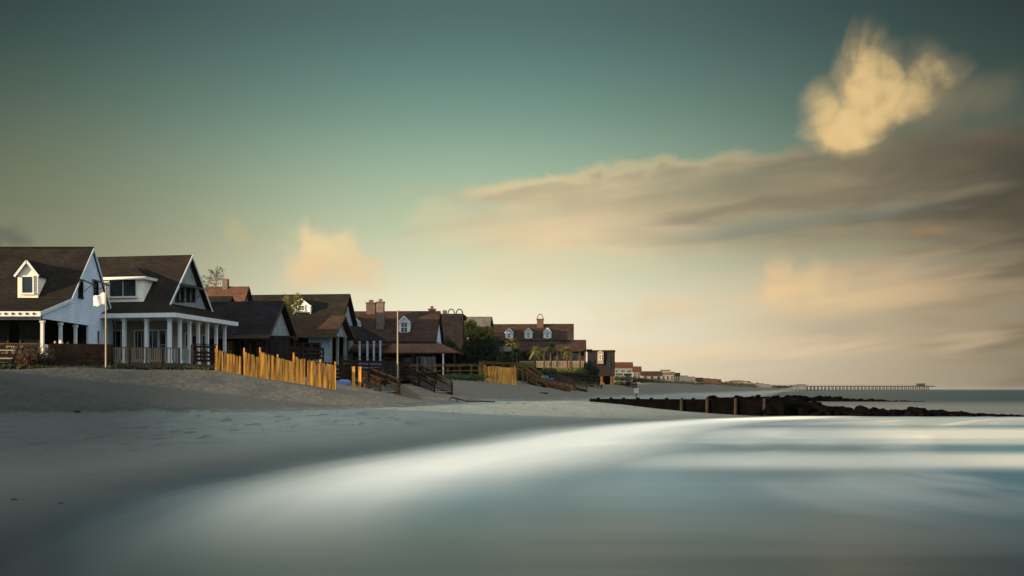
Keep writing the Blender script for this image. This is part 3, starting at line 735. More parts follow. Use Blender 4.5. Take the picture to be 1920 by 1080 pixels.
# dark long-roofed house
h = House('beach_house', 'house with a broad dark roof and narrow grey gable, above the golden slat fence', 499, 79, -9)
va = h.V(523, 0); dd = (h.o+h.V_*va).y; za = ZP(564, dd); ze = ZP(625, 79)
h.roof('roof', 'roof_dark', [(-.35, ze-.1), (va, za), (va*2+.3, ze-.1)], -13, .45, trim='wood_weathered')
h.gable('gable_wall', 'grey_shingle_wall', [(.1, ze-.1), (va*2-.1, ze-.1), (va, za-.35)], 0)
h.box('house_wall', 'dark_wall', -13, -.02, .9, va*2-.1, 2.3, ze-.12)
h.box('porch_beam', 'wood_brown', -13, 2.5, -.1, .08, ze-.42, ze-.2)
h.posts([(h.U(p, 0), 0) for p in (411, 437, 470)]+[(2.4, 0)], 2.3, ze-.42, .16, 'wood_brown')
for p in (460, 478, 492): h.win('f', h.U(p, .9), 4.9, .9, 1.5, .9, 'wood_weathered', rows=2)
h.win('f', h.U(488, .9)-2.6, 4.9, .6, 1.3, .9, 'wood_weathered', gm='yellow_cloth')
# porch-house with small gable
h = House('beach_cottage', 'low cottage with a dark brown roof and small pale gable over slim columns', 621, 87, -9)
va = h.V(637, 0); dd = (h.o+h.V_*va).y; za = ZP(591.5, dd); ze = ZP(625, 87)
h.roof('roof', 'roof_brown', [(-.35, ze-.05), (va, za), (va*2+.4, ze-.15)], -9.5, .5, trim='wood_weathered')
h.gable('gable_wall', 'grey_shingle_wall', [(.1, ze-.15), (va*2-.1, ze-.15), (va, za-.3)], 0)
h.box('house_wall', 'dark_wall', -9.5, -2.2, .3, va*2-.1, 2.3, ze-.2)
h.box('side_wall', 'blue_grey_wall', -2.198, -.3, .31, .42, 2.3, ze-.2)
h.box('inner_wall', 'interior_dark', -2.19, -.35, va*2-.3, va*2-.15, 2.3, ze-.2)
h.posts([(-.1, .15), (-.1, va*.85), (-.1, va*1.75)], 2.5, ze-.16, .2, 'wood_grey')
for p in (560, 577, 592): h.win('f', h.U(p, .3), 5.0, .95, 1.4, .3, 'wood_weathered', rows=2)
# ================================================================== house 4: ridge behind with gabled dormer and blue gable
h = House('beach_house', 'tall house with a dark roof, blue-white gable and pale gabled dormer behind a leafy tree', 649, 105, -6)
za = ZP(551, 105)
vb_ = 3.1; ze = ZP(612, 108)
ob = h.roof('roof', 'roof_charcoal', [(-3.3, ze-.3), (0, za), (vb_, ze)], -14, .4, trim='dark_wall')
h.gable('gable_wall', 'blue_grey_wall', [(-3.0, ze-.2), (vb_-.2, ze-.2), (0, za-.5)], 0)
h.box('house_wall', 'grey_shingle_wall', -13.8, -.02, -3.0, vb_-.2, 2.3, ze-.25)
h.win('g', .0, ZP(590, 105), 1.0, 1.5, 0, gm='glass_dark')
u = h.U(567, -1.9)
h.dormer(u, 1.9, -2.2, -.4, 9.6, 10.35, ZP(559, 103), 'white_siding', 'roof_charcoal', .8, .6)
# its side porch
b_ = MB(); zb = h.zb; zt_, zl = ZP(614, 106)-zb, ZP(636, 100)-zb
slab(b_, [(.1, -4.5, zl), (4.1, -4.5, zl), (1.6, -1.5, zt_), (.1, -1.5, zt_)], .14); slab(b_, [(4.1, -4.5, zl), (4.1, 3.2, zl), (1.6, 1.2, zt_), (1.6, -1.5, zt_)], .14)
slab(b_, [(.1, -1.5, zt_+.002), (1.6, -1.5, zt_+.002), (1.6, 1.2, zt_+.002), (.1, 1.2, zt_+.002)], .1)
b_.build('porch_roof', 'roof_dark', h.root)
pl = [(h.U(p, -4.3), -4.3) for p in (674.6, 689, 701, 713)]
h.posts(pl, 3.4, zl+zb-.15, .17, 'blue_grey_wall')
h.rail((pl[0][0], -4.3), (pl[-1][0], -4.3), 3.4, 1.0, 'blue_grey_wall', .16, bal=.09)
h.box('porch_floor', 'wood_weathered', 0.1, 4.0, -4.4, 3.0, 3.2, 3.4)
# ================================================================== house 5: brick chimneys, brown roof
h = House('beach_house', 'brown roofed house with two brick chimneys and a low spreading porch roof', 813.5, 108, -2.3)
va = h.V(819, 0); va = 3.9; dd = 108+va; za = ZP(583, dd); zk = ZP(640, 108)
ob = h.roof('roof', 'roof_brown', [(-.3, zk), (va, za), (va+3.9, zk)], -14, .25, trim='dark_wall')
h.gable('gable_wall', 'white_siding', [(.1, zk-.15), (va*2-.1, zk-.15), (va, za-.3)], 0)
zb = h.zb; b_ = MB(); zt_ = ZP(641, 108)-zb; zl = ZP(659, 104)-zb
ur = h.U(861, -2.6); 
slab(b_, [(-14, -2.6, zl), (ur, -2.6, zl), (.3, .1, zt_), (-14, .1, zt_)], .14); slab(b_, [(ur, -2.6, zl), (ur, 8, zl), (.3, 5.5, zt_), (.3, .1, zt_)], .14)
b_.build('porch_roof', 'roof_rust', h.root)
h.box('house_wall', 'brown_wall', -14, .0, .2, 7.6, 2.3, zk-.2)
for p in (812, 800, 822): 
    pass
h.win('f', h.U(806, .2), 4.3, 1.2, 1.7, .2, cols=2); h.win('f', h.U(790, .2), 4.3, 1.0, 1.7, .2); h.win('f', h.U(764, .2), 4.3, 1.0, 1.6, .2, 'wood_weathered')
h.posts([(h.U(p, -2.3), -2.3) for p in (774.6, 722, 852)], 2.3, zl+zb-.14, .26, 'wood_brown')
h.posts([(h.U(831, -2.3), -2.3)], 2.3, zl+zb-.14, .14, 'white_trim')
u = h.U(758.5, 1.2); h.dormer(u, 1.25, 1.0, 3.5, ZP(627, 109), ZP(602, 109), ZP(592, 109), 'white_trim', 'roof_brown', .85, 1.25, ow=.08)
u = h.U(665, 1.2); h.dormer(u, 1.25, 1.0, 3.5, ZP(627, 109), ZP(602, 109), ZP(592, 109), 'white_trim', 'roof_brown', .85, 1.25, ow=.08)
c = h.chimney(h.U(696, va), va, 1.0, .9, za-1, ZP(569, dd), 'brick', ob)
c = h.chimney(h.U(713.5, 1.6), 1.6, .78, .8, ZP(613, 110)-.3, ZP(568, 110), 'stone_chimney', ob)
h.chimney(h.U(810, va+.8), va+.8, .75, .7, za-.6, ZP(580, dd), 'brick', ob)
# ================================================================== dark house with curled iron finials, grey roof beyond
h = House('beach_house', 'dark flat-topped house with two curled arches on top, among dark shrubs', 868, 126, -3)
h.box('house_wall', 'dark_wall', -3.3, 0, 0, 5, 2.3, ZP(588, 126))
h.box('low_wing', 'roof_dark', -5, -3.31, .6, 5, 2.3, ZP(590.5, 126))
h.win('f', -1.4, 6.6, .9, 1.3, 0, 'wood_weathered'); h.win('f', -4.1, 8.9, .6, 1.0, .6, 'tan_wall', gm='glass_green')
zt_ = ZP(588, 126)-h.zb
for uu in (-1.55, -.5):
    q = MB(); pr = None
    for k in range(11):
        t = math.pi*k/10; p = Vector((uu-math.cos(t)*.42, .6, zt_+math.sin(t)*.62))
        if pr is not None: q.beam(pr, p, .12, .12, up=(0, 1, 0))
        pr = p
    q.build('roof_arch', 'wood_dark', h.root)
h.chimney(-2.4, .8, .5, .4, 10, ZP(582, 127), 'brick', h.root, cap=False)
h.posts([(-4.7, .3)], 7.2, 10.6, .3, 'leaf_yellow', 'shutter')
h = House('beach_house', 'house with a grey-green shingle roof peeping over the big dark bush', 915, 138, -4)
za = ZP(594, 141)
h.roof('roof', 'roof_grey', [(-.3, ZP(612, 138)), (2.6, za), (5.6, ZP(614, 143))], -6, .3, trim='wood_dark')
h.gable('gable_wall', 'white_siding', [(.1, ZP(612.5, 138)), (5.2, ZP(613.5, 143)), (2.6, za-.3)], 0)
h.box('house_wall', 'tan_wall', -6, -.02, .2, 5.1, 2.3, ZP(613.5, 138))
h.win('f', -4.6, 8.6, 1.0, 1.1, .2)
# ================================================================== house 7: three dormers
h = House('beach_house', 'long house with three small white dormers in a row and one chimney', 1075, 142, -3.6)
va = 5.2; za = ZP(607, 142+va); zk = ZP(638, 143.6)
ob = h.roof('roof', 'roof_brown', [(1.2, zk), (va, za), (9.2, zk)], -12.3, .02, trim='dark_wall')
h.gable('gable_wall', 'dark_wall', [(1.5, zk-.2), (8.9, zk-.2), (va, za-.3)], -.02)
h.box('house_wall', 'brown_wall', -12.2, -.02, 1.5, 8.9, 2.3, zk-.2)
h.roof('porch_roof', 'roof_brown', [(-1.6, ZP(656.5, 140.4)), (1.6, ZP(637.5, 143.6))], -8.2, 1.85)
h.roof('wing_roof', 'roof_grey', [(1.62, ZP(637.5, 143.6)), (5.2, ZP(637, 147)), (5.3, 5.6)], .05, 1.85)
h.roof('side_roof', 'roof_grey', [(-.8, ZP(657, 141)), (1.4, ZP(649, 143.4))], -11.6, -8.6)
h.box('wing_wall', 'brown_wall', -7.8, 1.7, 0, 5.1, 2.3, ZP(655, 141.5))
h.roof('end_roof', 'roof_dark', [(-1.0, ZP(658, 141)), (2.0, ZP(655, 144))], 1.9, 2.7)
h.posts([(h.U(p, -1.3), -1.3) for p in (1020, 1045, 1070, 1087, 1097)], 2.6, ZP(657.5, 140.6), .2, 'wood_weathered')
for p in (1000, 1024, 1050, 1078): h.win('f', h.U(p, 0), ZP(671, 142), 1.2, 1.5, 0, 'wood_weathered', rows=2, cols=2)
h.rail((-7.6, -1.3), (1.6, -1.3), ZP(690, 141), .95, 'tan_wall', .2, bal=.1)
for p in (955, 991, 1026.5):
    h.dormer(h.U(p, 2.0), 1.12, 1.75, 4.4, ZP(637, 144), ZP(621.5, 144), ZP(614.5, 144), 'white_trim', 'roof_brown', .5, .85, ow=.06, tm='white_trim')
h.chimney(h.U(1013, va-.5), va-.5, .95, .9, za-1.2, ZP(599, 146.5), 'brick', ob, cap=False, arch=True)
h.chimney(h.U(1013, va-.5)-.001, va-.5, 1.1, 1.05, ZP(599.5, 146.5), ZP(597.5, 146.5), 'brick', ob, cap=False)
# ================================================================== house 8: dark box house on posts
h = House('stilt_house', 'almost black house on golden timber posts with one narrow pale dormer front', 1151.5, 165, -7)
zt_ = ZP(658, 165); w_ = 50/F*165
h.box('house_wall', 'dark_wall', -w_, 0, 0, 6, ZP(704, 165), zt_)
h.box('roof', 'roof_dark', -w_-.1, .12, -.15, 6.1, zt_+.002, zt_+.14)
u0 = h.U(1120, -.3); u1 = h.U(1131.5, -.3)
dmr = MB().ext([(u0, -.35, ZP(682, 165)-h.zb), (u1, -.35, ZP(682, 165)-h.zb), (u1, -.35, ZP(660, 165)-h.zb), ((u0+u1)/2, -.35, ZP(656, 165)-h.zb), (u0, -.35, ZP(660, 165)-h.zb)], (0, .34, 0)).build('dormer', 'tan_wall', h.root)
h.win('f', (u0+u1)/2, ZP(670, 165), .5, .95, -.35, par=dmr)
h.win('f', h.U(1141, 0), ZP(683, 165), .8, 1.1, 0, 'wood_dark'); h.win('f', h.U(1110, 0), ZP(683, 165), .8, 1.1, 0, 'wood_dark')
h.box('shade_panel', 'dark_wall', -w_, -.05, 1.6, 1.75, .4, ZP(704, 165)-.01)  # solid dark sheet added behind the stilts as the shade underneath
h.box('deck', 'wood_dark', -w_-4, .1, -2.4, -.02, ZP(705, 163), ZP(703, 163))
h.rail((-w_-3.9, -2.3), (0, -2.3), ZP(703, 163), .9, 'wood_dark', .3)
h.posts([(h.U(p, -2.0), -2.0) for p in (1128, 1147, 1149.5)]+[(h.U(1131, 1), 1.0)], .7, ZP(705.2, 163), .42, 'wood_tan', 'stilt')
h.posts([(h.U(p, -2.0), -2.0) for p in (1088, 1100, 1108, 1116, 1119)], .7, ZP(705.2, 163), .2, 'wood_dark', 'stilt')
# ================================================================== farther houses
def simple_house(name, label, px0, px1, pt, pb, d, yaw, wall, roofm, depth=7, rise=.35, nw=3, zb=2.2, group=None, hip=False, over=.3):
    h = House(name, label, px1, d, yaw, zb, 'house', group)
    wd = (px1-px0)/F*d; zt = ZP(pt, d+depth/2); ze = ZP(pt+(pb-pt)*rise, d)
    h.box('house_wall', wall, -wd, 0, 0, depth, zb-.6, ze)
    if hip:
        b_ = MB(); z0 = ze-h.zb+.003; zt2 = zt-h.zb; k = min(wd, depth)*.35
        b_.add([(-wd-over, -over, z0), (over, -over, z0), (over, depth+over, z0), (-wd-over, depth+over, z0), (-wd+k, depth/2, zt2), (-k, depth/2, zt2)],
               [(3,2,1,0), (0,1,5,4), (1,2,5), (2,3,4,5), (3,0,4)]); b_.build('roof', roofm, h.root)
    else:
        h.roof('roof', roofm, [(-over, ze-.05), (depth/2, zt), (depth+over, ze-.05)], -wd-over, over, .15)
        h.gable('gable_wall', wall, [(0, ze-.1), (depth, ze-.1), (depth/2, zt-.15)], -.01)
    for i in range(nw):
        u = -wd*(i+.5)/nw
        h.win('f', u, (ze+zb)/2+.9, min(1.1, wd/nw*.5), 1.3, 0, 'far_trim', rows=1, cols=1)
        if ze-zb > 6: h.win('f', u, (ze+zb)/2-1.4, min(1.1, wd/nw*.5), 1.3, 0, rows=1, cols=1)
    return h
h = simple_house('beach_house', 'red roofed house with pale blue-grey walls just right of the black stilt house', 1150, 1185, 679, 712, 215, -5, 'pale_wall', 'roof_red', 7, .28, 3)
h.box('balcony', 'far_trim', -3.9, .1, -1.6, -.02, 5.0, 5.15); h.rail((-3.9, -1.5), (.1, -1.5), 5.15, .9, 'far_trim', step=.3)
h.posts([(-3.7, -1.5), (-1.9, -1.5), (0, -1.5)], 1.6, 5.0, .2, 'far_trim')
simple_house('beach_house', 'small house with a dark red roof, next to the red roofed pale blue house', 1187, 1201, 687, 716, 235, -6, 'umber_wall', 'roof_red', 6, .3, 2)
simple_house('beach_house', 'wide low cream-tan house above the pale dune', 1204, 1241, 696, 712, 290, -5, 'cream_wall', 'roof_brown', 8, .45, 3)
h = simple_house('beach_house', 'cream house with a raised cupola storey on its roof', 1240, 1264, 697, 714, 310, -8, 'cream_wall', 'roof_grey', 8, .25, 3)
h.box('cupola', 'cream_wall', -4.0, -1.2, 2.5, 5.5, 6.2, ZP(694.5, 313)); h.box('cupola_roof', 'roof_grey', -4.3, -.9, 2.2, 5.8, ZP(694.5, 313)+.002, ZP(693.3, 313))
simple_house('beach_house', 'narrow purple-brown house at the end of the cream cupola house', 1264, 1274, 699, 716, 330, -8, 'brown_wall', 'roof_dark', 6, .3, 1)
simple_house('beach_house', 'low rust-red house half hidden in dune scrub below the cream houses', 1236, 1250, 715, 728, 270, -8, 'roof_red', 'roof_rust', 5, .35, 2, 1.6)
far = [(1275, 1290, 704, 450, 'pale_wall', 'roof_grey', 'pale grey low house beside the purple-brown one'),
       (1290, 1303, 706, 480, 'cream_wall', 'roof_grey', 'cream low house with grey roof in the distant row'),
       (1305, 1318, 708, 520, 'white_siding', 'roof_dark', 'white house with dark roof in the distant row'),
       (1318, 1331, 709, 540, 'pale_wall', 'roof_red', 'pale house with a dull red roof in the distant row'),
       (1332, 1344, 710, 570, 'umber_wall', 'roof_red', 'brown walled house with red roof in the distant row'),
       (1344, 1352, 711, 600, 'white_siding', 'roof_brown', 'tiny white house with brown roof before the dark trees'),
       (1319, 1343, 723, 400, 'orange_wall', 'roof_rust', 'low orange house lit by the sun at the foot of the distant row')]
for i, (a, b2, yt, d, wm, rm, lb) in enumerate(far):
    simple_house('beach_house', lb, a, b2, yt, 727 if yt < 720 else 733, d, -8, wm, rm, 9, .4, 2, 1.8)
h = simple_house('apartment_building', 'orange three storey building with dark hipped roof on the far shore', 1366, 1402, 713, 727, 780, -4, 'orange_wall', 'roof_grey', 14, .18, 6, 2.0, hip=True, over=.8)
simple_house('beach_house', 'dark low block touching the orange building on its sea side', 1402, 1409, 714.5, 727, 800, -4, 'umber_wall', 'roof_dark', 12, .2, 1, 2.0, hip=True)
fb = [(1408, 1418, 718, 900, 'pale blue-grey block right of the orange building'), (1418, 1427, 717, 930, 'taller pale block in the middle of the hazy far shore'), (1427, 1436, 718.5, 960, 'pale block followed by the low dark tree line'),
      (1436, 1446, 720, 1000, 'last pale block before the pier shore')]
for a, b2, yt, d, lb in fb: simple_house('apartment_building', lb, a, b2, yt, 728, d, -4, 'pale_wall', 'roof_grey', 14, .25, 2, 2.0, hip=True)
# ================================================================== pier
pr_ = empty('pier', (290, 1200, 0)); tag(pr_, 'long wooden fishing pier on many pilings reaching out to sea at the horizon', 'pier')
Lp = 217.; zd = ZP(723.6, 1200)
MB().box(-12, Lp, -3, 3, zd-.9, zd).build('deck', 'far_wood', pr_)
b_ = MB(); b_.box(-12, Lp, -3, -2.85, zd+.9, zd+1.1)
for i in range(70): b_.box(-12+i*3.3, -11.8+i*3.3, -3, -2.85, zd+.002, zd+.9)
b_.build('railing', 'far_wood', pr_)
for i in range(48):
    u = 4+i*4.4
    for v in (-2.4, 2.4): MB().tube((u, v, -2), (u, v, zd-.9), .62, .55, 6).build('piling', 'far_wood', pr_)
q = MB().box(Lp-19, Lp-10, -2.5, 2.5, zd+.003, zd+2.2).build('pier_hut', 'far_wood', pr_)
MB().ext([(Lp-20, -3, zd+2.21), (Lp-20, 3, zd+2.21), (Lp-20, 0, zd+3.4)], (11, 0, 0)).build('hut_roof', 'roof_grey', q)
MB().box(Lp-26, Lp+2, -4, 4, zd-1.0, zd-.2).build('pier_head', 'far_wood', pr_)
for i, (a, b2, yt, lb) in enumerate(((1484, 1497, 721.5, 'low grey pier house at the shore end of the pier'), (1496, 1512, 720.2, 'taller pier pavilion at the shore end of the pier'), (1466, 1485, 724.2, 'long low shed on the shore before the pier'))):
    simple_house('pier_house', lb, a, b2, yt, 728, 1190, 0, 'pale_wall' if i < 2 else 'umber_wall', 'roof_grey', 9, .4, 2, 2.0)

# ------------------------------------------------------------------ vegetation
def leaves(b_, c, r, n_, size, rng, squash=1., shell=.35, up=0.):
    c = Vector(c)
    for _ in range(n_):
        while True:
            p = Vector((rng.uniform(-1, 1), rng.uniform(-1, 1), rng.uniform(-1, 1)))
            if shell < p.length < 1: break
        q = c+Vector((p.x*r[0], p.y*r[1], p.z*r[2]))
        a = Vector((rng.gauss(0, 1), rng.gauss(0, 1), rng.gauss(0, 1)+up)).normalized()
        t = a.cross(Vector((rng.gauss(0, 1), rng.gauss(0, 1), rng.gauss(0, 1)))).normalized()
        s_ = size*rng.uniform(.6, 1.5)
        b_.add([q-t*s_*.35, q+a*s_*.9-t*s_*.1, q+a*s_*1.5, q+t*s_*.35], [(0, 1, 2, 3)])
def bush(name, label, px, pb, d, w, hgt, lm='leaf_dark', cat='bush', n_=1500, size=.14, seed=1, clumps=9, dep=None, trunk=True, top=None, group=None, zbase=None):
    rng = random.Random(seed); p = W(px, pb, d); z = zbase if zbase is not None else p.z
    r = empty(name, (p.x, p.y, z)); tag(r, label, cat, group); dep = dep or w*.6
    b_ = MB(); tb = MB()
    for k in range(clumps):
        a = rng.uniform(-1, 1); c = Vector((a*w*.36, rng.uniform(-.3, .3)*dep, hgt*rng.uniform(.3, .78)*(1-.35*abs(a))))
        rr = rng.uniform(.22, .36)
        leaves(b_, c, (w*rr, dep*.4, hgt*rr*.85), n_//clumps, size, rng)
        tb.tube((c.x*.15, c.y*.15, -.3), c, .05+w*.008, .02, 6)
    b_.build('foliage' if cat != 'tree' else 'crown', lm, r)
    tb.build('stem' if cat != 'tree' else 'trunk', 'bark', r)
    if top:  # yellower leaves on the crown paint in its sunlit top
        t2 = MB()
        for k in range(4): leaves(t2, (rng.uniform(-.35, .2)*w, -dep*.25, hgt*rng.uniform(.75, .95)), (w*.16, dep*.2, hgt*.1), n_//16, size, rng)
        t2.build('lit_tips', top, r)
    return r
def palm(label, px, pb, d, hgt, fr=.9, seed=1, lm='leaf_green'):
    rng = random.Random(seed); p = W(px, pb, d); r = empty('palm_tree', p); tag(r, label, 'palm tree')
    q = MB(); lean = rng.uniform(-.2, .2)
    for i in range(6): q.tube((lean*i/6, 0, hgt*i/6-.3*(i == 0)), (lean*(i+1)/6, 0, hgt*(i+1)/6), .14-.01*i, .13-.01*i, 8)
    q.build('trunk', 'bark', r)
    c = MB()
    for k in range(54):
        a = rng.uniform(0, 6.28); e = rng.uniform(-.7, 1.3); dr = Vector((math.cos(a)*math.cos(e), math.sin(a)*math.cos(e), math.sin(e)))
        sd = dr.cross(Vector((0, 0, 1))); sd = sd.normalized() if sd.length > .1 else Vector((1, 0, 0))
        p0 = Vector((lean, 0, hgt)); pts = [p0+dr*fr*t+Vector((0, 0, -.45*fr*t*t)) for t in (0, .3, .6, .85, 1.05)]
        for j in range(4):
            for s_ in (-1, 1):
                for g in range(3):
                    a0 = pts[j].lerp(pts[j+1], g/3); a1 = pts[j].lerp(pts[j+1], (g+.7)/3)
                    tip = a1+sd*s_*.34*fr*(1-.18*j)+dr*.12+Vector((0, 0, -.06))
                    c.add([a0, a1, tip], [(0, 1, 2)])
    c.build('crown', lm, r)
    return r
# background tree tips above rust roof: bare pine
rng = random.Random(5)
p = W(405, 540, 112); r = empty('pine_tree', (p.x, p.y, 2.3)); tag(r, 'sparse pine top showing above the rust brown roof', 'tree')
ztop = ZP(507, 112)-2.3
MB().tube((0, 0, -.3), (0, 0, ztop), .22, .03, 8).build('trunk', 'bark', r)
b_ = MB(); lf = MB()
for k in range(26):
    zz = ztop*rng.uniform(.78, .99); a = rng.uniform(0, 6.28); L = (ztop-zz)*.6+.35
    e = Vector((math.cos(a)*L, math.sin(a)*L, zz+L*rng.uniform(.3, .9))); b_.tube((0, 0, zz), e, .03, .012, 5)
    leaves(lf, e, (.25, .25, .22), 26, .09, rng, shell=0.)
    leaves(lf, Vector((0, 0, zz)).lerp(e, .6), (.2, .2, .15), 14, .08, rng, shell=0.)
b_.build('limbs', 'bark', r); lf.build('crown', 'leaf_pine', r)
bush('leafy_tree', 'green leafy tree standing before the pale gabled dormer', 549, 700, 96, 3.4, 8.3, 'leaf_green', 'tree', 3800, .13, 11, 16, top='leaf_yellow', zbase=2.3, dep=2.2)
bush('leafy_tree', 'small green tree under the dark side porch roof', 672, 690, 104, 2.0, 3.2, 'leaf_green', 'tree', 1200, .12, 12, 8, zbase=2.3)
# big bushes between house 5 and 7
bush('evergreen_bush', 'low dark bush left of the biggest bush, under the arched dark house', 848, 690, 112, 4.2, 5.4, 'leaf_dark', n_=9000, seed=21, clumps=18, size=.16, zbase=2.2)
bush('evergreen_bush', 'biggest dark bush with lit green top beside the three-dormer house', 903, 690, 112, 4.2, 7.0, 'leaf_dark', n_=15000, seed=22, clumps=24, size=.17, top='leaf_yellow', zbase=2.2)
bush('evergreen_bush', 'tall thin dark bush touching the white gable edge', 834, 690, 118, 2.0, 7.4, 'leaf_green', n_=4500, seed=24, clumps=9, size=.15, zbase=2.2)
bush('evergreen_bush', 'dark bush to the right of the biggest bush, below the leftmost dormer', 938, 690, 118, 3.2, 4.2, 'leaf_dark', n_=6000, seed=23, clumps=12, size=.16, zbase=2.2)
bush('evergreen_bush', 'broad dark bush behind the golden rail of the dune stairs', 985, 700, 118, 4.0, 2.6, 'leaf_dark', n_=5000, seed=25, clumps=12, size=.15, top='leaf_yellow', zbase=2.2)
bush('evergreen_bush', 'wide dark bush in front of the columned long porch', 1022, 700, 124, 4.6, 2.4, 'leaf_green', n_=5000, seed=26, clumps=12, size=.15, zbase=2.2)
bush('evergreen_bush', 'dark bush between the long porch and the black stilt house', 1102, 700, 140, 3.0, 3.6, 'leaf_dark', n_=4500, seed=27, clumps=10, size=.16, zbase=2.2)
palm('short palm below the leftmost white dormer', 962, 688, 121, 3.0, .95, 3, 'leaf_yellow')
palm('short palm in front of the first palm, lower and rustier', 970, 690, 117, 1.9, .9, 4)
palm('palm under the middle white dormer with yellow fronds', 1003, 690, 124, 2.2, 1.0, 5, 'leaf_yellow')
palm('fullest green palm under the rightmost white dormer', 1032, 690, 126, 2.7, 1.25, 6)
palm('slim palm with a bare pale trunk before the long porch', 1064, 690, 128, 2.3, .95, 7, 'leaf_yellow')
# hedge and ground cover
def on(px, d, dz=0.):
    x_ = (px-CX)/F*d; return Vector((x_, d, TZ(x_, d)+dz))
def strip(name, label, pts, hgt, lm, cat, n_, size, seed, kind=None, wd=.5):
    """loose low planting following world points"""
    rng = random.Random(seed); b_ = MB(); pts = [Vector(p) for p in pts]; o0 = pts[0]
    for i in range(n_):
        k = rng.uniform(0, len(pts)-1.001); j = int(k); p = pts[j].lerp(pts[j+1], k-j)-o0
        p = p+Vector((rng.gauss(0, wd*.4), rng.gauss(0, wd*.4), rng.uniform(0, hgt)))
        leaves(b_, p, (.1, .1, .05), 1, size, rng, up=1., shell=0.)
    o = b_.build(name, lm); o.location = o0; tag(o, label, cat, kind=kind); return o
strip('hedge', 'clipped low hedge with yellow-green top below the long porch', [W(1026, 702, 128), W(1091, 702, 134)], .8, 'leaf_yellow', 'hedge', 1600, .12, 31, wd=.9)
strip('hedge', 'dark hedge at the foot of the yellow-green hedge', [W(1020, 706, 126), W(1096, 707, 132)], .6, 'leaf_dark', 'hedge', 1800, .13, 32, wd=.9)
strip('grass', 'green dune grass below the timber rail fence', [on(846, 83), on(862, 84), on(886, 85)], .35, 'grass_green', 'grass', 3500, .12, 33, kind='stuff', wd=1.8)
strip('grass', 'orange-brown dune scrub running down the dune beside the stairs', [on(1004, 99), on(1018, 98.5), on(1036, 98), on(1050, 97.5), on(1062, 97)], .5, 'leaf_rust', 'grass', 2600, .13, 34, kind='stuff', wd=1.0)
for i, (pts, lm, sd, k) in enumerate((([W(1200, 717.5, 250), W(1236, 721.5, 262), W(1275, 725, 300)], 'leaf_dark', 41, 3000), ([W(1155, 712, 205), W(1200, 717, 225)], 'leaf_dark', 42, 2200), ([W(1275, 722, 380), W(1320, 724, 450), W(1362, 726.5, 600)], 'leaf_dark', 43, 3000))):
    strip('undergrowth', ('dark dune scrub below the cream houses', 'dark scrub under the red roofed houses', 'dark scrub along the distant row of houses')[i], pts, (.9, .6, 1.0)[i], lm, 'undergrowth', k, (.28, .25, .4)[i], sd, kind='stuff', wd=(9, 5, 20)[i])
bush('leafy_tree', 'distant dark trees before the orange building', 1357, 728, 640, 16, 4.6, 'leaf_dark', 'tree', 900, .8, 51, 10)
bush('leafy_tree', 'far grey tree line after the pale blocks', 1455, 728.3, 1150, 30, 3.6, 'leaf_dark', 'tree', 900, 1.2, 52, 14)
strip('undergrowth', 'added black-green leaves for the shaded gap behind the dune crest, before the white house', [W(-10, 690, 53.5), W(110, 694, 54), W(208, 694, 54.6)], .12, 'leaf_dark', 'undergrowth', 3000, .09, 36, kind='stuff', wd=.5)  # this strip and the next are added to darken the gap under the fences
strip('undergrowth', 'added black-green leaves for the shaded gap behind the dune crest below the columned porch', [W(208, 694, 56.8), W(300, 691, 57), W(400, 695, 58)], .06, 'leaf_dark', 'undergrowth', 2200, .09, 37, kind='stuff', wd=.5)
strip('grass', 'thin dry grass tufts scattered along the dune crest', [on(20, 50, .0), on(120, 52), on(230, 53.5), on(330, 54.5), on(395, 55)], .05, 'leaf_brown', 'grass', 130, .10, 38, kind='stuff', wd=1.6)
for i in range(16):
    px = 1212+i*12.5+random.uniform(-3, 3); d = float(np.interp(px, [1212, 1275, 1400], [262, 350, 700]))
    bush('dune_shrub', 'dark rounded shrub on the far dunes below the distant houses', px, float(np.interp(px, [1212, 1275, 1400], [722.5, 725.5, 728.5])), d, d*.018, d*.0065*random.uniform(.8, 1.3), 'leaf_dark' if i % 3 else 'leaf_brown', n_=420, size=d*.0009, seed=90+i, clumps=6, group='shrubs on the far dunes')
# front garden scrub by the white house
bush('dry_shrub', 'brown dry shrub before the porch bench, at the far left', 42, 694, 55, 1.7, 1.7, 'leaf_brown', n_=900, size=.1, seed=61, clumps=8, zbase=2.45)
bush('dry_shrub', 'taller brown dry shrub next to the corner post of the white house', 78, 694, 55.5, 1.5, 2.0, 'leaf_brown', n_=900, size=.1, seed=62, clumps=8, zbase=2.45)
bush('dry_shrub', 'dark ragged shrub filling the gap at the left end of the board fence', 62, 694, 56, 1.2, 1.6, 'leaf_dark', n_=900, size=.1, seed=65, clumps=8, zbase=2.45)
bush('garden_shrub', 'rounded yellow-green shrub over the board fence', 126, 668, 57.5, 1.7, 1.9, 'leaf_yellow', n_=900, size=.08, seed=63, clumps=7, zbase=2.5)
bush('garden_shrub', 'dark mound of shrub at the foot of the flagpole', 228, 694, 56.3, 1.5, .95, 'leaf_dark', n_=1300, size=.08, seed=64, clumps=8, zbase=2.3)
bush('garden_shrub', 'low dark shrub at the end of the black metal fence', 372, 694, 58.5, 1.9, .9, 'leaf_dark', n_=1300, size=.08, seed=66, clumps=8, zbase=2.3)

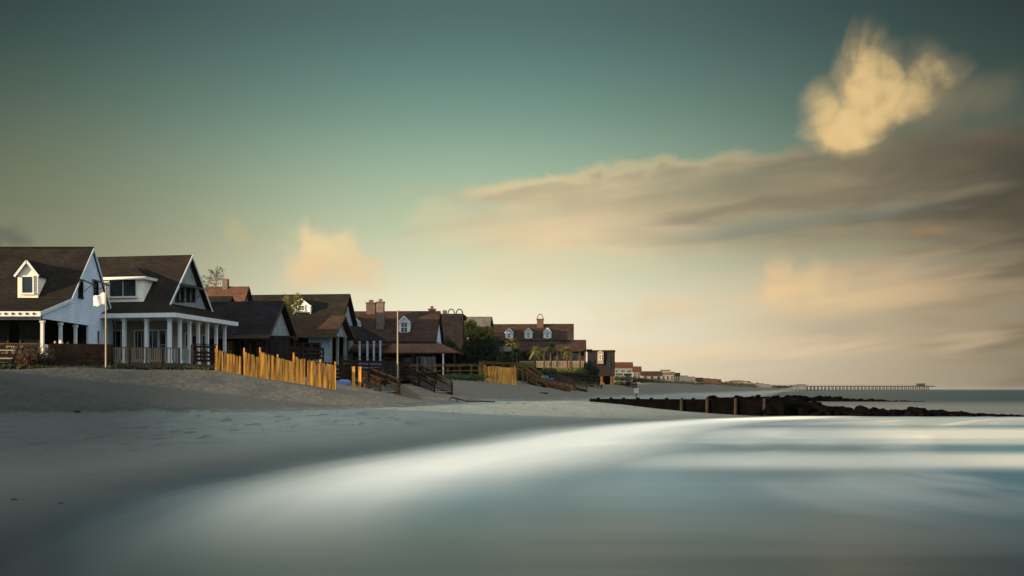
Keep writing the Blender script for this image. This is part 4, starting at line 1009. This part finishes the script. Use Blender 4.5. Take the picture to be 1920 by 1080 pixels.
# ------------------------------------------------------------------ fences and decks in front of the houses
def rail_fence(name, label, a, b, za, zb_, hgt, posts, rails, m_, pw=.12, rw=.05, rh=.14, cat='fence', bal=None, cap=True):
    a = Vector(a); b = Vector(b); r = empty(name, (a.x, a.y, za)); tag(r, label, cat)
    o = Vector((a.x, a.y, za)); A = Vector((0, 0, 0)); B = Vector((b.x-a.x, b.y-a.y, zb_-za))
    for i in range(posts):
        p = A.lerp(B, i/(posts-1)); MB().box(p.x-pw/2, p.x+pw/2, p.y-pw/2, p.y+pw/2, p.z-.9, p.z+hgt).build('post', m_, r)
    dr = (B-A).normalized(); off_ = Vector((dr.y, -dr.x, 0)).normalized()*(pw/2+rw/2+.003)
    for f in rails:
        MB().beam(A+Vector((0, 0, hgt*f))+off_, B+Vector((0, 0, hgt*f))+off_, rw, rh).build('rail', m_, r)
    if cap: MB().beam(A+Vector((0, 0, hgt+.035)), B+Vector((0, 0, hgt+.035)), .16, .05).build('cap_rail', m_, r)
    if bal:
        q = MB(); L = (B-A).length; k = int(L/bal)
        for i in range(k+1):
            p = A.lerp(B, i/k)+off_*1.6; q.beam(p+Vector((0, 0, hgt*.1)), p+Vector((0, 0, hgt*.97)), .035)
        q.build('balusters', m_, r)
    return r
rail_fence('board_fence', 'dark brown fence of wide horizontal boards before the white gable', W(93, 0, 55.5), W(209, 0, 56.5), 2.6, 2.6, 1.5, 6, (.05, .2, .35, .5, .65, .8, .94), 'wood_brown', .14, .04, .222)
rail_fence('deck_railing', 'low dark deck rail with pale steps at the far left edge', W(-30, 0, 56), W(66, 0, 56.6), 2.9, 2.9, 1.05, 5, (.3, .6, .9), 'wood_dark', .12, .05, .16)
r = empty('wooden_steps', (*W(4, 0, 55).xy, 2.5)); tag(r, 'two pale weathered steps at the far left edge below the porch', 'steps')
for i in range(2):
    MB().box(-.9, .55, .25*i, .25*i+.3, .78+.46*i, .84+.46*i).build('tread', 'wood_grey', r)
for sx in (-.85, .5): MB().beam((sx, -.4, 0), (sx, .8, 1.5), .06, .2).build('stringer', 'wood_dark', r)
rail_fence('metal_fence', 'thin black metal fence in front of the columned porch', W(212, 0, 57.5), W(336, 0, 58.5), 2.75, 2.75, 1.3, 5, (.06, .98), 'black_metal', .09, .04, .05, bal=.16, cap=False)
rail_fence('deck_railing', 'black wooden deck rail at the right end of the columned porch', W(360, 0, 60), W(406, 0, 61), 3.1, 3.1, 1.2, 3, (.2, .4, .6, .9), 'wood_dark', .14, .05, .14, bal=.2)
r = empty('wooden_deck', (*W(372, 0, 61).xy, 2.2)); tag(r, 'dark deck platform under the black wooden deck rail', 'deck')
MB().box(-.9, 1.1, -.2, 2.2, .72, .86).build('platform', 'wood_dark', r)
for sx in (-.8, 1.0): MB().box(sx-.08, sx+.08, -.1, .06, -.4, .718).build('leg', 'wood_dark', r)
# flagpole with flag
p = W(198.5, 0, 54.5); r = empty('flagpole', (p.x, p.y, 2.3)); tag(r, 'flagpole with pale top rising from the board fence by the white gable', 'flagpole')
zt = ZP(540, 54.5)-2.3
MB().tube((0, 0, -.5), (0, 0, zt), .05, .035, 12).build('pole', 'pole_paint', r); MB().tube((0, 0, zt+.001), (0, 0, zt+.12), .07, .02, 10).build('finial', 'pole_paint', r)
g = MB(); nx_, nz_ = 14, 10
for j in range(nz_+1):
    for i in range(nx_+1):
        t = i/nx_; q = j/nz_
        g.v.append((-.05-t*.66, .10*math.sin(t*7+q*1.5)*t, -q*.66-.16*t*t*(1-q)-.10*t+.04*math.sin(t*9)))
for j in range(nz_):
    for i in range(nx_): k = j*(nx_+1)+i; g.f.append([k, k+1, k+nx_+2, k+nx_+1]); g.mi.append(0)
fo = g.build('flag', 'flag_white', None, True); fo.location = (p.x, p.y, ZP(549, 54.5)); tag(fo, 'white flag hanging limp to the left of its pole', 'flag')
sm = fo.modifiers.new('thick', 'SOLIDIFY'); sm.thickness = .01
p = W(745.7, 0, 71); r = empty('flagpole', (p.x, p.y, 1.7)); tag(r, 'tall bare flagpole without a flag, between the two beach stairs', 'flagpole')
zt = ZP(584, 71)-1.7
MB().tube((0, 0, -.5), (0, 0, zt), .065, .04, 12).build('pole', 'pole_paint', r); MB().tube((0, 0, zt+.001), (0, 0, zt+.12), .09, .03, 8).build('finial', 'pole_paint', r)

# ------------------------------------------------------------------ golden slat fences
def slat_fence(label, tops, bots, dists, posts, seed, m_='wood_gold', sw=.10, gap=.010):
    rng = random.Random(seed); px0, px1 = bots[0][0], bots[-1][0]
    dI = lambda p: float(np.interp(p, [q[0] for q in dists], [q[1] for q in dists]))
    tI = lambda p: float(np.interp(p, [q[0] for q in tops], [q[1] for q in tops])); bI = lambda p: float(np.interp(p, [q[0] for q in bots], [q[1] for q in bots]))
    o = W(px0, bI(px0), dI(px0)); r = empty('slat_fence', o); tag(r, label, 'fence')
    b_ = MB(); px = px0
    while px < px1:
        d = dI(px); p = W(px, 0, d); z1 = ZP(tI(px), d)+rng.uniform(-.045, .045); z0 = min(ZP(bI(px), d), TZ(p.x, p.y))-.25
        q = dI(px+5); dr = (W(px+5, 0, q)-p); dr.z = 0; dr.normalize(); nm_ = Vector((dr.y, -dr.x, 0)); lean = rng.gauss(0, .03)
        a = Vector((p.x, p.y, z0))-o; t = Vector((p.x, p.y, z1))-o+dr*lean
        wv = dr*sw*rng.uniform(.9, 1.12)/2; th = nm_*.008; jo = nm_*rng.uniform(-.02, .02)
        vs = [a-wv+jo, a+wv+jo, t+wv+jo-Vector((0, 0, .02)), t+jo+Vector((0, 0, .02)), t-wv+jo-Vector((0, 0, .02))]
        b_.ext(vs, th)
        px += (sw*.82+gap*rng.uniform(.2, 2.)+(.10 if rng.random() < .07 else 0))/d*F
    b_.build('slats', m_, r)
    q = MB()
    for f in (.3, .75):
        pr = None
        for i in range(25):
            px = px0+(px1-px0)*i/24; d = dI(px); z0, z1 = ZP(bI(px), d), ZP(tI(px), d); p = Vector((W(px, 0, d).x, d+.03, z0+(z1-z0)*f))-o
            if pr is not None: q.beam(pr, p, .012)
            pr = p
    q.build('wire', 'black_metal', r)
    for px in posts:
        d = dI(px); p = W(px, 0, d); z1 = ZP(tI(px+1), d)+.22
        MB().box(p.x-o.x-.04, p.x-o.x+.04, d-o.y+.03, d-o.y+.11, min(ZP(bI(px), d), TZ(p.x, p.y))-o.z-.3, z1-o.z).build('post', m_, r)
    return r
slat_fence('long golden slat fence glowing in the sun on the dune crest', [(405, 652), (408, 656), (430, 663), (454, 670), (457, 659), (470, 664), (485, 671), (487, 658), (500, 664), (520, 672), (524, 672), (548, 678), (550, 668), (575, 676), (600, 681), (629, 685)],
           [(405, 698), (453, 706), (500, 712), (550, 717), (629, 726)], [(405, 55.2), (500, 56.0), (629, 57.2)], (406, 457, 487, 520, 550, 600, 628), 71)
slat_fence('short golden slat fence under the timber rail, farther along the dune', [(899, 684), (902, 681), (915, 688), (930, 686), (945, 689), (968, 690)],
           [(899, 712), (930, 715), (968, 716)], [(899, 88), (968, 89.5)], (900, 965), 72)
# brown deck railing above the fence
rail_fence('deck_railing', 'brown deck rail behind the long golden slat fence', W(540, 0, 72), W(606, 0, 74), 3.6, 3.6, 1.05, 4, (.3, .6, .92), 'wood_brown', .12, .05, .14)
r = empty('wooden_deck', (*W(575, 0, 74.5).xy, 2.2)); tag(r, 'brown wooden deck behind the long golden slat fence', 'deck')
MB().box(-1.6, 1.6, -1.3, 1.8, 1.25, 1.4).build('platform', 'wood_brown', r)
for sx in (-1.5, 0, 1.5): MB().box(sx-.08, sx+.08, -1.2, -1.04, -.4, 1.248).build('leg', 'wood_brown', r)

def stairs(label, top, bot, width, n_, m_tread, m_rail, rail=1.0):
    top = Vector(top); bot = Vector(bot); r = empty('beach_stairs', bot); tag(r, label, 'stairs')
    T = top-bot; hd = Vector((T.x, T.y, 0)); L = hd.length; hd.normalize(); sd = Vector((-hd.y, hd.x, 0))
    for i in range(n_):
        p = T*((i+1)/n_)
        q = MB(); c0 = Vector((p.x, p.y, p.z))-hd*(L/n_)*.5
        q.ext([c0-hd*.16-sd*width/2, c0+hd*.16-sd*width/2, c0+hd*.16+sd*width/2, c0-hd*.16+sd*width/2], (0, 0, -.05)); q.build('tread', m_tread, r)
    for s_ in (-1, 1):
        o_ = sd*s_*(width/2+.035)
        MB().beam(o_-Vector((0, 0, .12)), T+o_-Vector((0, 0, .12)), .06, .28).build('stringer', 'wood_dark', r)
        MB().beam(o_+Vector((0, 0, rail)), T+o_+Vector((0, 0, rail)), .09, .06).build('handrail', m_rail, r)
        MB().beam(o_+Vector((0, 0, rail*.55)), T+o_+Vector((0, 0, rail*.55)), .04, .09).build('mid_rail', m_rail, r)
        for f in (0, .5, 1.0):
            p = T*f+o_*1.08; MB().box(p.x-.06, p.x+.06, p.y-.06, p.y+.06, p.z-.6, p.z+rail-.035).build('post', m_rail, r)
        q = MB(); k = int(T.length/.17)
        for i in range(1, k): p = T*(i/k)+o_; q.beam(p+Vector((0, 0, .05)), p+Vector((0, 0, rail*.98)), .03)
        q.build('balusters', m_rail, r)
    return r
b1_ = on(731, 62.5); t1_ = W(680, 714, 68)
stairs('nearer wooden beach stairs beside the end of the long slat fence', t1_, b1_+Vector((0, 0, .05)), 1.1, 9, 'wood_grey', 'wood_brown', .85)
b2_ = on(831, 68.5); t2_ = W(774, 706, 76)
stairs('farther wooden beach stairs with pale lit treads, right of the bare flagpole', t2_, b2_+Vector((0, 0, .05)), 1.1, 10, 'wood_grey', 'wood_brown', .85)
# gate posts at head of stairs 1
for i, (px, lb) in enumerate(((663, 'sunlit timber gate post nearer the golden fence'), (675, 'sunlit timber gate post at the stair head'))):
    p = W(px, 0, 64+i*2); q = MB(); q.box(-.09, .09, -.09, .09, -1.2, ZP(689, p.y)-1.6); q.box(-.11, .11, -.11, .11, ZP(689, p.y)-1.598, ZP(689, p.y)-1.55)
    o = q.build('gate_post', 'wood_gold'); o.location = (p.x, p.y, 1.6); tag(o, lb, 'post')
# boardwalk running behind both stairs
r = empty('boardwalk', (*W(680, 0, 69).xy, 2.1)); tag(r, 'dark raised boardwalk with rails linking the two beach stairs', 'boardwalk')
A = Vector((0, 0, 0)); B = W(775, 0, 77)-W(680, 0, 69); B.z = .35
MB().beam(A+Vector((0, 0, -.05)), B+Vector((0, 0, -.05)), 1.5, .1).build('deck', 'wood_dark', r)
MB().beam(A+Vector((.0, -.7, -.25)), B+Vector((0, -.7, -.25)), .08, .3).build('joist', 'wood_dark', r)
for f in (.35, .62, .9): MB().beam(A+Vector((0, .7, f)), B+Vector((0, .7, f)), .05, .12).build('rail', 'wood_brown', r)
for i in range(7):
    p = A.lerp(B, i/6)
    MB().box(p.x-.06, p.x+.06, p.y+.73, p.y+.85, -1.0, p.z+1.0).build('post', 'wood_weathered', r)
    if i % 2: MB().box(p.x-.06, p.x+.06, p.y-.75, p.y-.63, -1.2, p.z-.11).build('leg', 'wood_weathered', r)
rail_fence('privacy_fence', 'dark board fence between the boardwalk and the brown roofed house', W(640, 0, 80), W(768, 0, 84), 2.4, 2.4, 1.75, 6, (.1, .28, .46, .64, .82), 'wood_dark', .12, .04, .26)
rail_fence('privacy_fence', 'shorter brown board fence right behind the end of the golden slats', W(616, 0, 66), W(660, 0, 68), 1.9, 1.9, 1.3, 3, (.3, .5, .7, .92), 'wood_brown', .12, .04, .2)
q = MB(); q.ext([(-.5, -.3, 0), (.5, -.3, 0), (.42, .3, .22), (-.38, .32, .26)], (0, 0, .12)); q.box(-.45, .45, -.25, .25, -.3, .0)
o = q.build('tarp_bundle', 'blue_tarp'); o.scale = (.75, .7, .55); o.location = W(645, 717, 65.5); tag(o, 'blue tarp bundle between the slat fence and the gate posts', 'tarp')
rail_fence('rail_fence', 'open timber rail fence leading to the short golden slat fence', W(770, 0, 82), W(905, 0, 88), 2.3, 2.5, 1.3, 7, (.3, .6, .93), 'wood_tan', .16, .05, .09)
rail_fence('rail_fence', 'timber rail above the short golden slat fence', W(905, 0, 90), W(980, 0, 96), 2.7, 2.7, 1.4, 5, (.6, .92), 'wood_tan', .12, .05, .09)
stairs('timber dune stairs descending right from the short golden slat fence', W(979, 700, 97.5), W(1016, 724, 95)+Vector((0, 0, 0)), 1.0, 7, 'wood_weathered', 'wood_tan', .9)
# dark dune stairs by the stilt house, deck in front of long house
stairs('dark weathered stairs half buried in the dune left of the stilt house', W(1040, 716, 120), on(1090, 112)+Vector((0, 0, .1)), 1.2, 9, 'wood_weathered', 'wood_weathered', .8)
stairs('dark stairs down the dune right of the stilt house', W(1160, 726, 158), on(1186, 150)+Vector((0, 0, .1)), 1.1, 7, 'wood_weathered', 'wood_dark', .8)
rail_fence('deck_railing', 'long dark deck rail below the hedges of the long house', W(1062, 0, 126), W(1122, 0, 134), 2.4, 2.2, 1.2, 6, (.1, .35, .6, .92), 'wood_dark', .14, .05, .14)
r = empty('wooden_deck', (*W(1095, 0, 130).xy, 1.0)); tag(r, 'dark deck on thin legs left of the stilt house', 'deck')
MB().box(-2.2, 2.4, -1, 1.5, 1.05, 1.2).build('platform', 'wood_weathered', r)
for sx in (-2, -.6, .9, 2.2): MB().box(sx-.09, sx+.09, -.9, -.72, -.8, 1.048).build('leg', 'wood_dark', r)
for i, (px, py, m_, lb) in enumerate(((1021, 707.5, 'teal_cloth', 'teal towel draped over dune scrub'), (1032, 711.5, 'purple_cloth', 'purple towel draped beside the teal towel'))):
    q = MB(); g_ = []
    for j in range(5):
        for k in range(7): q.v.append((-.35+.115*k, -.2+.1*j, .12*math.sin(j*.8)+.05*math.sin(k*1.7)))
    for j in range(4):
        for k in range(6): a = j*7+k; q.f.append([a, a+1, a+8, a+7]); q.mi.append(0)
    o = q.build('towel', m_, None, True); o.location = W(px, py, 96.5); o.rotation_euler = (R(50), 0, 0); tag(o, lb, 'towel')
    o.modifiers.new('thick', 'SOLIDIFY').thickness = .02
# leaning lath screen at the foot of stairs 1 and the driftwood frame
r = empty('lath_screen', on(740, 61)); tag(r, 'half-buried grey lath screen trailing from the nearer stairs', 'fence'); q = MB(); oo = on(740, 61)
for i in range(30):
    px = 738+i*1.6; p = on(px, 61-.02*i)-oo; hh_ = .75*(1-i/32)+.06; q.beam(p+Vector((0, 0, -.2)), p+Vector((.25, -.02, hh_)), .05, .02)
q.build('slats', 'wood_dark', r)
q = MB(); pts = [on(842, 62.5, .02), on(846, 62.6, .22), on(856, 62.8, .2), on(875, 63.2, .12), on(900, 63.6, .1), on(928, 64, .03)]
for a, b2 in zip(pts, pts[1:]): q.tube(a-pts[0], b2-pts[0], .05, .045, 8)
for k in (2, 3): q.tube(pts[k]-pts[0], pts[k]-pts[0]+Vector((.1, -.05, -.3)), .04, .03, 8)
o = q.build('driftwood', 'wood_weathered'); o.location = pts[0]; tag(o, 'long bent driftwood branch at the dune foot, right of the farther stairs', 'driftwood')
# small clumps of weed / stones on the sand
for i, (px, py, s_, lb) in enumerate(((463, 893, .06, 'small dark stone on the wet sand near the swash'), (26, 938, .05, 'dark weed clump on the sand near the left edge'), (145, 772, .13, 'dark weed tuft at the dune foot on the left'),
                                      (115, 945, .04, 'tiny dark weed scrap right of the left-edge clump'), (1155, 759, 1.6, 'flat brown weed mat on the sand before the timber groyne'), (1017, 737, .5, 'dark weed clump lying on the upper dune'))):
    # solve distance on the terrain
    best = min((abs((lambda p: HY+(CAMZ-TZ(p, d))*F/d)((px-CX)/F*d)-py), d) for d in np.arange(9, 100, .1)); d = best[1]
    bm = bmesh.new(); bmesh.ops.create_icosphere(bm, subdivisions=3, radius=1)
    for v in bm.verts:
        k = 1+.45*mnoise.noise(v.co*1.7+Vector((i*9., 0, 0))); v.co = Vector((v.co.x*k*s_, v.co.y*k*s_*.7, v.co.z*k*s_*(.45 if s_ < .3 else .10)))
    me = bpy.data.meshes.new('weed_clump'); bm.to_mesh(me); bm.free(); me.materials.append(MATS['weed_dark'])
    nm_ = 'stone' if i == 0 else 'weed_clump'
    o = bpy.data.objects.new(nm_, me); COL.objects.link(o); o.location = on(px, d, .02*s_); tag(o, lb, 'stone' if i == 0 else 'seaweed')
    for pl_ in me.polygons: pl_.use_smooth = True

# ------------------------------------------------------------------ timber groyne and rocks
r = empty('timber_groyne', (5.0, 63.5, .6)); tag(r, 'black timber groyne wall with pale posts running from the sand into the water', 'groyne')
GA = Vector((5.0, 64.0, 0)); GB = Vector((16.0, 58.6, 0)); o_ = Vector((5.0, 63.5, .6))
rng = random.Random(9)
k = 26
for rw_ in range(5):
    q = MB()
    z1 = .99-rw_*.24
    q.beam(GA+Vector((0, 0, z1-.115))-o_, GB+Vector((0, 0, z1-.115))-o_, .1+.012*(rw_ % 2), .244); q.build('plank', 'groyne_wood', r)
for i, px in enumerate((1122, 1146, 1170, 1197, 1222, 1251, 1277, 1301, 1325, 1352, 1378, 1405, 1432)):
    kx = (px-CX)/F; dr = GB-GA; t = (kx*GA.y-GA.x)/(dr.x-kx*dr.y); p = GA+dr*t-o_
    pale = px in (1275, 1277, 1325, 1378, 1432)
    q = MB().tube((p.x, p.y-(.2 if pale else -.15), -1.2), (p.x, p.y-(.2 if pale else -.15), .47 if pale else .48), .11 if pale else .13, .10, 10)
    q.build('post', 'wood_dark' if pale else 'groyne_wood', r)
# sign by the groyne
r = empty('beach_sign', (*W(1193, 0, 66).xy, TZ(W(1193, 0, 66).x, 66))); tag(r, 'small pale sign on a short dark post behind the groyne', 'sign')
zz = ZP(731, 66)-r.location.z
MB().box(-.03, .03, -.03, .03, -.4, zz).build('post', 'wood_dark', r); MB().box(-.15, .15, -.05, -.032, zz-.22, zz+.12).build('panel', 'pale_wall', r)
# boulders
protos = []
for i in range(7):
    bm = bmesh.new(); bmesh.ops.create_icosphere(bm, subdivisions=3, radius=1)
    sx, sy, sz = rng.uniform(.8, 1.3), rng.uniform(.7, 1.1), rng.uniform(.5, .8)
    for v in bm.verts:
        c = v.co.copy(); k = 1+.4*mnoise.noise(c*1.1+Vector((i*7., 3, 1)))+.16*mnoise.noise(c*3.1+Vector((i*3., 5, 1)))
        c = c*k
        for ax in range(3):
            lim = .72; c[ax] = max(-lim, min(lim, c[ax]))+.12*(c[ax]-max(-lim, min(lim, c[ax])))
        v.co = Vector((c.x*sx, c.y*sy, c.z*sz))
    me = bpy.data.meshes.new('boulder'); bm.to_mesh(me); bm.free(); me.materials.append(MATS['rock_dark']); protos.append(me)
def boulders(n_, path, label, group, seed, smin, smax, wd):
    rng = random.Random(seed)
    for i in range(n_):
        t = (i+rng.random())/n_; k = t*(len(path)-1); j = min(int(k), len(path)-2); f = k-j
        px = path[j][0]+(path[j+1][0]-path[j][0])*f; yt = path[j][1]+(path[j+1][1]-path[j][1])*f; d0 = path[j][2]+(path[j+1][2]-path[j][2])*f
        H = ZP(yt, d0)
        dd = rng.uniform(0, wd); lev = rng.random(); s_ = rng.uniform(smin, smax)*min(1, H*.9+.35)
        zc = max(-.1, H*(1-abs(dd-wd*.6)/wd*.9)-s_*.45)*lev**.5
        d = d0-wd*.3+dd
        o = bpy.data.objects.new('boulder', rng.choice(protos)); COL.objects.link(o)
        o.location = ((px-CX)/F*d, d, zc); o.scale = (s_, s_, s_); o.rotation_euler = (rng.uniform(-.4, .4), rng.uniform(-.4, .4), rng.uniform(0, 6.28))
        tag(o, label, 'boulder', group)
NG = [(1425, 747, 60), (1450, 742, 60), (1490, 743, 60.), (1520, 748, 60), (1545, 757, 59.5), (1580, 760, 59.5), (1640, 762, 59), (1700, 764, 59), (1750, 767, 58.5), (1800, 772, 58.5), (1850, 777, 58), (1915, 779, 58)]
boulders(190, NG, 'dark wet boulder heaped in the near rock groyne beyond the timber wall', 'boulders of the near rock groyne', 81, .32, .62, 3.0)
boulders(85, [(1335, 741, 128), (1400, 740, 130), (1480, 740, 130), (1560, 743, 130), (1620, 748, 128), (1690, 751, 127), (1745, 754, 126)], 'dark boulder in the low rock line across the water behind', 'boulders of the far rock line', 82, .45, .8, 3.5)
# rubble core of both groynes
def core(label, path, drop, wd, cat='rubble'):
    q = MB(); pr = None; vs = []
    for (px, yt, d) in path:
        x_ = (px-CX)/F*d; H = max(.02, ZP(yt, d)-drop); vs += [(x_, d-wd, -.5), (x_, d-wd*.25, H), (x_, d+wd*.4, H), (x_, d+wd, -.5)]
    fs = []
    for i in range(len(path)-1):
        for j in range(3): a = i*4+j; fs.append((a, a+1, a+5, a+4))
    q.add(vs, fs); o = q.build('rubble', 'rock_dark'); tag(o, label, cat, kind='stuff')
core('dark rubble packed between the near groyne boulders', NG, .22, 1.3)
core('dark rubble under the far rock line', [(1345, 742, 128), (1400, 741, 130), (1480, 741, 130), (1560, 744, 130), (1620, 749, 128), (1690, 752, 127), (1730, 755, 126)], .25, 1.4)

# ------------------------------------------------------------------ sea haze
hz = bpy.data.materials.new('haze_air'); hz.use_nodes = True
hn = hz.node_tree; hn.nodes.clear()
pv = hn.nodes.new('ShaderNodeVolumePrincipled'); pv.inputs['Density'].default_value = .00005; pv.inputs['Color'].default_value = (.5, .53, .54, 1); pv.inputs['Anisotropy'].default_value = .2
om = hn.nodes.new('ShaderNodeOutputMaterial'); hn.links.new(pv.outputs[0], om.inputs['Volume'])
MATS['haze_air'] = hz
tag(MB().box(-9500, 16000, -3600, 9800, -420, 20).build('haze', 'haze_air'), kind='stuff')
